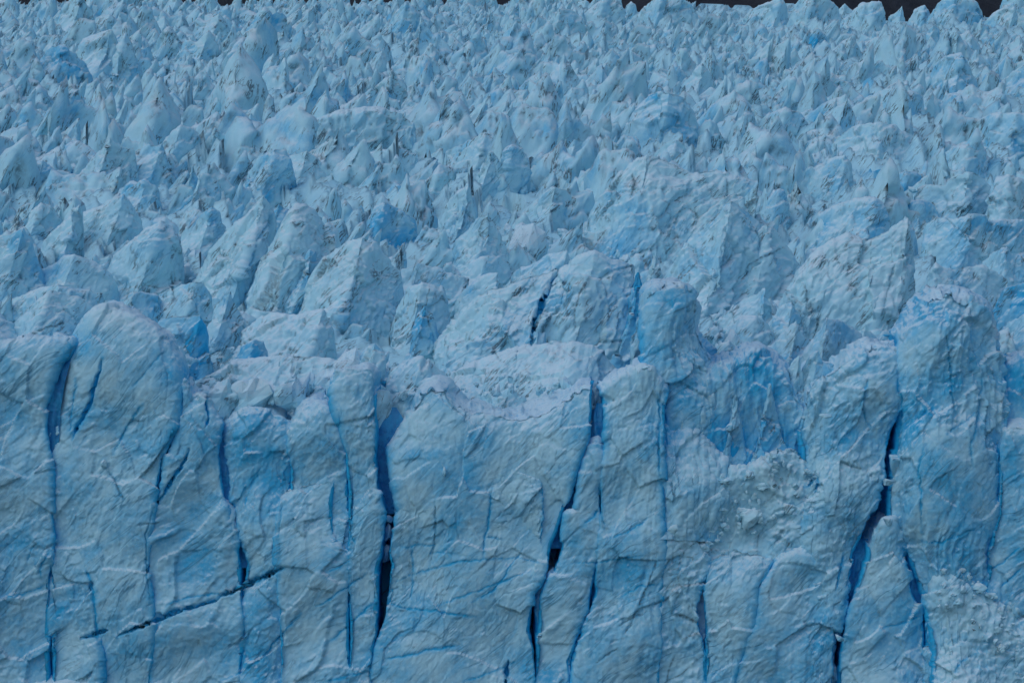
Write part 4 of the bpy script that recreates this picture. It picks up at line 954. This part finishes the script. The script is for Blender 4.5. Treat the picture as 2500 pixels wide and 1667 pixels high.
S("G", "serac", "smooth blue slope at the frame's edge under the snowy lip", [(2080, 370), (2150, 300), (2240, 260), (2275, 310), (2400, 300)], 500, blue=0.3, dirt=0.12)
S("G", "serac", "dark blue hollow-fronted serac behind the tallest tower", [(2130, 720), (2220, 535), (2300, 505), (2410, 490)], 760, blue=0.6, dirt=0.05, slope=78)
S("G", "ice_block", "pale ragged slope fragment at the pale sweep's foot", [(350, 790), (440, 700), (560, 600), (640, 560), (700, 530), (730, 620)], 820, blue=0.12, dirt=0.2)
S("G", "ice_block", "lumpy pale block with a blue dimple", [(470, 790), (540, 720), (640, 705), (720, 750), (760, 850)], 920, blue=0.2, dirt=0.1)
S("G", "ice_dome", "little pale dome above the blue alcove", [(350, 950), (400, 890), (470, 865), (530, 900), (570, 1000)], 1030, blue=0.15, dirt=0.05)
S("G", "ice_block", "grey-streaked block beneath the dirty cracked face", [(730, 750), (790, 640), (870, 620), (920, 700), (970, 850)], 890, blue=0.15, dirt=0.3)
S("G", "ice_dome", "smooth blue-flanked dome below the long crinkled serac", [(950, 930), (1040, 800), (1090, 722), (1180, 735), (1260, 780), (1310, 830), (1330, 930)], 1040, blue=0.32, dirt=0.06, amp=0.7)
S("G", "ice_block", "small twin pale humps beside the blue-flanked dome", [(1300, 890), (1330, 800), (1370, 805), (1410, 835), (1460, 800), (1510, 800), (1545, 870)], 930, blue=0.18, dirt=0.05)
S("G", "serac", "pale ridge climbing to the tallest tower's shoulder", [(1240, 1010), (1350, 905), (1450, 870), (1600, 840), (1640, 900)], 1020, blue=0.15, dirt=0.05, D=526)
S("G", "ice_fin", "pointed blue fin standing in the alcove", [(880, 1150), (960, 980), (1040, 930), (1070, 1000), (1160, 1015)], 1270, blue=0.4, dirt=0.08, D=526, slope=82)
S("G", "ice_fin", "thin curved white fin at the alcove's rim", [(820, 1080), (880, 985), (920, 950), (935, 1030)], 1150, blue=0.15, dirt=0.1, D=526, slope=82)
S("G", "ice_block", "pale spur pointing down toward the alcove", [(700, 930), (840, 790), (900, 730), (940, 830), (1010, 860)], 980, blue=0.2, dirt=0.08)
S("G", "ice_block", "bluish rounded step at the frame's edge behind the tallest tower", [(2160, 880), (2260, 745), (2352, 700), (2420, 690)], 930, blue=0.35)
S("G", "ice_block", "rough grey step at the frame's edge below the bluish rounded one", [(2190, 1030), (2240, 945), (2352, 930), (2430, 930)], 1080, blue=0.15, dirt=0.3)
S("F", "serac", "dirty rubbly hump just behind the deep blue cleft", [(320, 1220), (420, 1110), (520, 1090), (640, 1160)], 1250, blue=0.06, dirt=0.4, crumb=0.6, D=531)
S("F", "serac", "blue-dimpled grey dome at the head of the broad central wall", [(530, 1310), (640, 1200), (740, 1140), (800, 1170), (880, 1250)], 1350, blue=0.2, dirt=0.25, D=526, slope=74)
S("F", "serac", "dusty pinkish rubble ridge behind the broad central wall", [(860, 1270), (980, 1185), (1080, 1205), (1150, 1165), (1250, 1215), (1320, 1300)], 1340, blue=0.02, dirt=0.3, crumb=0.9, D=527, slope=60)
S("F", "ice_block", "pale broken lump between the dusty ridge and the split serac", [(1040, 1160), (1150, 1085), (1240, 1110), (1310, 1180)], 1230, blue=0.05, dirt=0.15, crumb=0.4, D=536)
def P_(name, label, pts, base, **k):
    return traced_wedge(name, label, pts, base, group="seracs of the icefall", **k)
P_("ice_fin", "first slim fluted fin standing in the blue alcove, nearest the blue-faced tower", [(1694, 1150), (1706, 1030), (1716, 985), (1730, 1050), (1744, 1150)], 1170, D=519.2, slope=84, blue=0.3, dirt=0.05)
P_("ice_fin", "middle slim fluted fin standing in the blue alcove", [(1770, 1150), (1784, 1030), (1796, 960), (1812, 1040), (1830, 1140)], 1170, D=519.8, slope=84, blue=0.4, dirt=0.05)
P_("ice_fin", "last slim fluted fin standing in the blue alcove, beside the leaning buttress", [(1846, 1120), (1862, 1000), (1880, 935), (1898, 1010), (1915, 1100)], 1150, D=519.4, slope=84, blue=0.35, dirt=0.05)
P_("ice_fin", "broken pale fin on the alcove's near rim", [(1640, 1120), (1652, 1040), (1668, 1000), (1684, 1060), (1700, 1130)], 1150, D=517.5, slope=82, blue=0.2, dirt=0.1)
P_("ice_slab", "broad tilted lavender-grey slab sweeping from the split serac down to the central wall", [(1060, 950), (1110, 905), (1170, 872), (1240, 850), (1330, 838), (1420, 832), (1470, 850), (1510, 905)], 985, D=543, slope=40, kink=0.1, blue=0.0, dirt=0.35, amp=0.7, cat="ice slab")
P_("rubble_slope", "rubbly snow slope between the big front dome and the tall pale column", [(440, 960), (500, 915), (580, 880), (680, 862), (780, 865), (850, 890), (900, 930)], 1010, D=541, slope=42, kink=0.1, blue=0.06, dirt=0.4, crumb=0.7, cat="rubble slope")

# ------------------------------------------------------------------ crowd of pinnacles between the traced ones
def random_crest(r, nc):
    """profile of a serac of width 1: a ragged block or a fin, gentle on one side and steep on the other"""
    x = np.linspace(0, 1, nc)
    if r.random() < 0.6:
        k = int(r.integers(3, 6))
        xs = np.sort(r.uniform(0.1, 0.93, k)); zs = r.uniform(0.45, 1.0, k); zs[int(r.integers(k))] = 1.0
        e0, e1 = r.uniform(0.1, 0.55), r.uniform(0.05, 0.45)
        z = np.interp(x, np.r_[0, 0.03, xs, 0.97, 1], np.r_[0, e0, zs, e1, 0])
        pk = xs[int(np.argmax(zs))]
    else:
        pk = r.uniform(0.35, 0.85)
        a, b = r.uniform(0.6, 1.15), r.uniform(0.3, 0.8)
        z = np.where(x < pk, np.maximum(x / pk, 0) ** a, np.maximum((1 - x) / (1 - pk), 0) ** b)
        c = r.uniform(0.15, 0.85); w = r.uniform(0.10, 0.3); s = r.uniform(0.35, 0.85)
        z = np.maximum(z, s * np.clip(1.3 - np.abs(x - c) / w, 0, 1))
    z = z + 0.09 * fbm(np.stack([x * 9 + r.uniform(0, 99), x * 0, x * 0], 1), 3)
    z = np.clip(z, 0, None); z[0] = z[-1] = 0
    return x - 0.5, z, pk - 0.5
def pin_mesh(seed, nc, nf, nb, dirt, blue):
    r = np.random.default_rng(seed)
    x, z, pk = random_crest(r, nc)
    asp = r.uniform(0.65, 1.2)
    z = z * asp
    yc = r.uniform(0.1, 0.7) * np.abs(x - pk) + r.uniform(-0.25, 0.25) * x
    sl = r.uniform(58, 76)
    V, F, col = wedge_mesh(x * 10, z * 10, yc * 10, -7.0, 1 / math.tan(math.radians(sl)), 0.35, nf, nb, seed, 8.5,
                           r.uniform(0.9, 1.4), 0.0, 1.0 if r.random() < 0.3 else 0.0, r.uniform(0.0, 0.3), blue, dirt, style="far")
    return V, F, col
HI = [pin_mesh(3000 + i, 34, 24, 5, rng.uniform(0.25, 0.7), rng.uniform(0.0, 0.22)) for i in range(36)]
LO = [pin_mesh(5000 + i, 20, 13, 3, rng.uniform(0.3, 0.8), rng.uniform(0.0, 0.22)) for i in range(30)]
HI_ME = []
for i, (V, F, col) in enumerate(HI):
    o = build("ice_pinnacle", V, F, col, ICE_FAR, origin=(0, 0, 0), link=False)
    HI_ME.append(o.data); bpy.data.objects.remove(o)

def surf(x, D):
    return Z0 + SL * (D - D0) - 3.0
# where a traced serac shows, nothing from the crowd may stand in front of it
MASK = np.zeros((170, 260))
gx, gy = np.meshgrid(np.arange(260) * 10.0 - 50, np.arange(170) * 10.0)
for pts, low, Dt, _lb, _o in TRACED:
    p = np.array(pts); o = np.argsort(p[:, 0], kind='stable')
    inside = (gx > p[:, 0].min()) & (gx < p[:, 0].max()) & (gy > np.interp(gx, p[o, 0], p[o, 1])) & (gy < np.interp(gx, p[o, 0], p[o, 1]) + (0.95 if Dt < 900 else 0.62) * np.maximum(low - np.interp(gx, p[o, 0], p[o, 1]), 0))
    MASK = np.where(inside & ((MASK == 0) | (Dt < MASK)), Dt, MASK)
def hides(px, py, D):
    i, j = int(py / 10), int((px + 50) / 10)
    return 0 <= i < 170 and 0 <= j < 260 and MASK[i, j] > D - 4
spots = []
D = 548.0
while D < 2590:
    step = 12 + 0.0092 * D
    w = 0.265 * D
    dx = 10.5 + 0.0018 * D
    x = -w + rng.uniform(0, dx)
    while x < w:
        s = rng.lognormal(0, 0.36)
        if D < 900: s *= 0.62
        if D < 680: s *= 0.6
        if D < 565: s *= 0.7
        s *= 1.55 if D < 1100 else 1.3
        dd = D + rng.uniform(-0.5, 0.5) * step
        px = CX + x / dd / K
        z = surf(x, dd)
        toppy = CY - (z + 12.0 * s) / dd / K
        lim = np.interp(px, SKY_X, SKY_Y) + 6
        if lim < 2: lim = -300
        hw = 4.5 * s / dd / K
        bp = CY - z / dd / K
        bad = sum(hides(px + q * hw, toppy + f * (bp - toppy), dd) for q in (-0.6, 0, 0.6) for f in (0.1, 0.5))
        if toppy > lim and bad <= 1:
            spots.append((x, dd, z, s, px, CY - z / dd / K))
        x += dx * rng.uniform(0.65, 1.4)
    D += step
TP = np.array([[np.mean([q[0] for q in t[0]]), np.min([q[1] for q in t[0]]) * 0.5 + t[1] * 0.5] for t in TRACED])
_used = {}
def crowd_label(px, py, s, asp, tilt):
    """say which one: by its own build and by the traced serac it stands nearest to"""
    d2 = (TP[:, 0] - px) ** 2 + (TP[:, 1] - py) ** 2
    size = "tiny" if s < 0.85 else ("small" if s < 1.25 else "sizeable")
    form = "squat" if asp < 0.85 else ("slender" if asp > 1.2 else ("leaning" if abs(tilt) > 0.12 else "jagged"))
    for i in np.argsort(d2)[:30]:
        dx, dy = px - TP[i, 0], py - TP[i, 1]
        where = ("above" if dy < 0 else "below") if abs(dy) > abs(dx) else ("left of" if dx < 0 else "right of")
        lb = TRACED[i][3]
        
        for cut in (",", " with ", " beside ", " behind ", " below ", " above ", " under ", " near ", " between ", " in ", " at ", " past ", " before "):
            if len(lb.split()) > 8 and cut in lb[12:]: lb = lb[:lb.index(cut, 12)]
        if len(lb.split()) > 8: continue
        t = "%s %s ice pinnacle just %s the %s" % (size, form, where, lb)
        if t not in _used:
            _used[t] = 1
            break
    return t
spots.sort(key=lambda t: -(t[3] * 12 / t[1]))
# pinnacles most likely to show: mix of size and openness; the biggest in picture first
seen = [t for t in spots if -20 < t[4] < 2520]; pick = seen[:290]
rest = seen[290:] + [t for t in spots if not -20 < t[4] < 2520]
for (x, dd, z, s, px, py) in pick:
    o = bpy.data.objects.new("ice_pinnacle", HI_ME[int(rng.integers(len(HI_ME)))])
    sc.collection.objects.link(o)
    o.location = (x, dd, z)
    o.rotation_euler = (rng.uniform(-0.08, 0.08), rng.uniform(-0.08, 0.38), rng.uniform(-0.6, 0.6))
    sx = s * rng.uniform(0.85, 1.25); sz = s * rng.uniform(0.85, 1.25)
    o.scale = (sx, s, sz)
    tag(o, crowd_label(px, py - 6 * sz / dd / K, s, sz / sx, o.rotation_euler[1]), "pinnacle", "small pinnacles of the icefall")
def merge(items, name, label, mat, kind):
    Vs, Fs, Cs, n = [], [], [], 0
    for V, F, c in items:
        Vs.append(V); Fs.append(F + n); Cs.append(c); n += len(V)
    o = build(name, np.concatenate(Vs), np.concatenate(Fs), np.concatenate(Cs), mat, smooth_shade=name != "ice_rubble")
    return tag(o, label, None, kind=kind)
items = []
for (x, dd, z, s, px, py) in rest:
    V, F, col = LO[int(rng.integers(len(LO)))]
    a = rng.uniform(-0.6, 0.6); ca, sa = math.cos(a), math.sin(a)
    k = np.array([s * rng.uniform(0.85, 1.3), s, s * rng.uniform(0.8, 1.25)])
    Q = V * k
    t = rng.uniform(-0.1, 0.55)
    Q = np.stack([Q[:, 0] + t * Q[:, 2], Q[:, 1], Q[:, 2]], 1)
    Q = np.stack([Q[:, 0] * ca - Q[:, 1] * sa, Q[:, 0] * sa + Q[:, 1] * ca, Q[:, 2]], 1) + np.array([x, dd, z])
    items.append((Q, F, col))
merge(items, "icefall_pinnacles", "countless small jagged pinnacles crowding the icefall", ICE_FAR, "stuff")

# ------------------------------------------------------------------ rubble in the hollows, and loose chunks one can pick out
items = []
ZONES = [  # x0, y0, x1, y1 (photo px), count, size m, D
    (440, 870, 760, 985, 70, 0.8, None), (740, 900, 960, 985, 45, 0.7, None), (930, 890, 1500, 970, 80, 0.7, None), (560, 780, 800, 860, 40, 0.8, None),
    (1700, 740, 1960, 860, 120, 1.0, None), (1240, 560, 1560, 640, 60, 1.0, None), (2200, 780, 2260, 840, 30, 0.9, None), (400, 560, 620, 690, 90, 1.2, None), (1080, 640, 1180, 700, 40, 1.1, None)]
for (x0, y0, x1, y1, cnt, size, Dz) in ZONES:
    for _ in range(cnt):
        px, py = rng.uniform(x0, x1), rng.uniform(y0, y1)
        D = (Dz or depth_at(py)) - 1
        s = size * rng.lognormal(0, 0.6)
        V, F = chunk_mesh(int(rng.integers(400)), 9, 12, 9, 0.17, rng.uniform(0.7, 1.3, 3))
        col = chunk_col(V, int(rng.integers(99)), rng.uniform(0, 0.25), 0.3)
        X, Z = (px - CX) * K * D, (CY - py) * K * D
        items.append((V * s + np.array([X, D, Z]), F, col))
# broken blocks strewn over the rubble heap and the slope at the lower corner
def strew(poly_top, poly_bot, x0, x1, cnt, D, size, slope):
    for _ in range(cnt):
        px = rng.uniform(x0, x1)
        ta, tb = np.interp(px, [p[0] for p in poly_top], [p[1] for p in poly_top]), np.interp(px, [p[0] for p in poly_bot], [p[1] for p in poly_bot])
        f = rng.uniform(0.0, 1.0); py = ta + f * (tb - ta)
        if perlin(np.array([[px / 60.0, py / 60.0, 3.3]]))[0] < -0.3: continue
        s = min(size * rng.lognormal(0, 0.55), 2.2)
        V, F = chunk_mesh(int(rng.integers(400)), 9, 12, 9, 0.17, rng.uniform(0.6, 1.35, 3))
        col = chunk_col(V, int(rng.integers(99)), rng.uniform(0, 0.2), 0.25)
        Dc = D - (py - ta) * K * D / math.tan(math.radians(slope)) - 0.2 * s
        items.append((V * s + np.array([(px - CX) * K * Dc, Dc, (CY - py) * K * Dc]), F, col))
strew([(1640, 1180), (1760, 1155), (1830, 1150), (1895, 1100), (1925, 1092), (1985, 1135), (2050, 1185)], [(1640, 1400), (1760, 1390), (1900, 1400), (2050, 1380)], 1625, 2055, 260, 514.6, 0.5, 87)
strew([(2285, 1400), (2320, 1382), (2360, 1395), (2440, 1456), (2500, 1486)], [(2285, 1480), (2360, 1520), (2500, 1660)], 2285, 2500, 90, 508.8, 0.4, 72)
merge(items, "ice_rubble", "heaped small ice rubble in the hollows behind the glacier front", ICE_MID, "stuff")

def chunk(label, px, py, sx, sz, D, rot=0.0, blue=0.05, seed=1, name="ice_chunk", sy=None):
    """one loose piece: size in photo px, at its own distance"""
    V, F = chunk_mesh(seed, 25, 36, 12, 0.05)
    m = K * D * 0.5
    V = V / np.abs(V).max(0)
    V = V * np.array([sx * m, (sy or 0.5 * (sx + sz)) * m, sz * m])
    c, s = math.cos(rot), math.sin(rot)
    V = np.stack([V[:, 0] * c - V[:, 2] * s, V[:, 1], V[:, 0] * s + V[:, 2] * c], 1)
    col = chunk_col(V / (sx * m), seed, blue, 0.1)
    V = V + np.array([(px - CX) * K * D, D, (CY - py) * K * D])
    return tag(build(name, V, F, col, ICE_WALL), label, "ice chunk", "loose ice chunks")
chunk("egg-shaped white lump stuck on the big dome block's face", 252, 1132, 20, 28, 511.0, 0, 0.0, 3)
chunk("white slab perched on the crest of the square-shouldered tower", 1574, 899, 26, 13, 511.5, 0.1, 0.0, 5)
chunk("tilted slab jammed in the bright blue recess", 1588, 830, 46, 20, 548, 0.65, 0.05, 7)
chunk("flat white shelf sticking out of the huge leaning buttress", 2016, 1016, 34, 13, 512, -0.05, 0.02, 9)
chunk("white lump resting in the vivid blue scooped face", 2229, 467, 30, 18, 800, -0.35, 0.0, 11)
chunk("block bridging the top of the deep blue cleft", 948, 1268, 44, 24, 514, -0.1, 0.1, 13)
chunk("rounded plug hanging in the deep blue cleft", 950, 1302, 28, 54, 515, 0, 0.15, 15)
chunk("ragged plug in the cleft just above its black depth", 946, 1352, 30, 50, 516, 0.1, 0.12, 17)
chunk("pale knob on top of the tapering spire block", 2168, 1272, 30, 26, 507, 0.2, 0.08, 19)
chunk("tiny white shard in the dark smudge of the central wall", 1086, 1150, 16, 26, 509.5, 0.2, 0.0, 21)
chunk("white slab tumbled at the crumbling foot of the fluted tower", 1640, 1292, 34, 26, 508, 0.2, 0.03, 23)
chunk("bright blue bead of ice behind the rounded pale fin", 1438, 350, 18, 15, 1040, 0, 0.6, 25)
chunk("pale slab lodged on the tallest tower's lower face", 2166, 1178, 42, 24, 509, 0.35, 0.08, 27)
chunk("round knob at the foot of the long dark blue slit", 2048, 1556, 26, 18, 507, 0, 0.1, 29)
chunk("loose wedge on the bright rim of the dark slanting crack", 411, 1478, 34, 18, 511, 0.2, 0.05, 31)
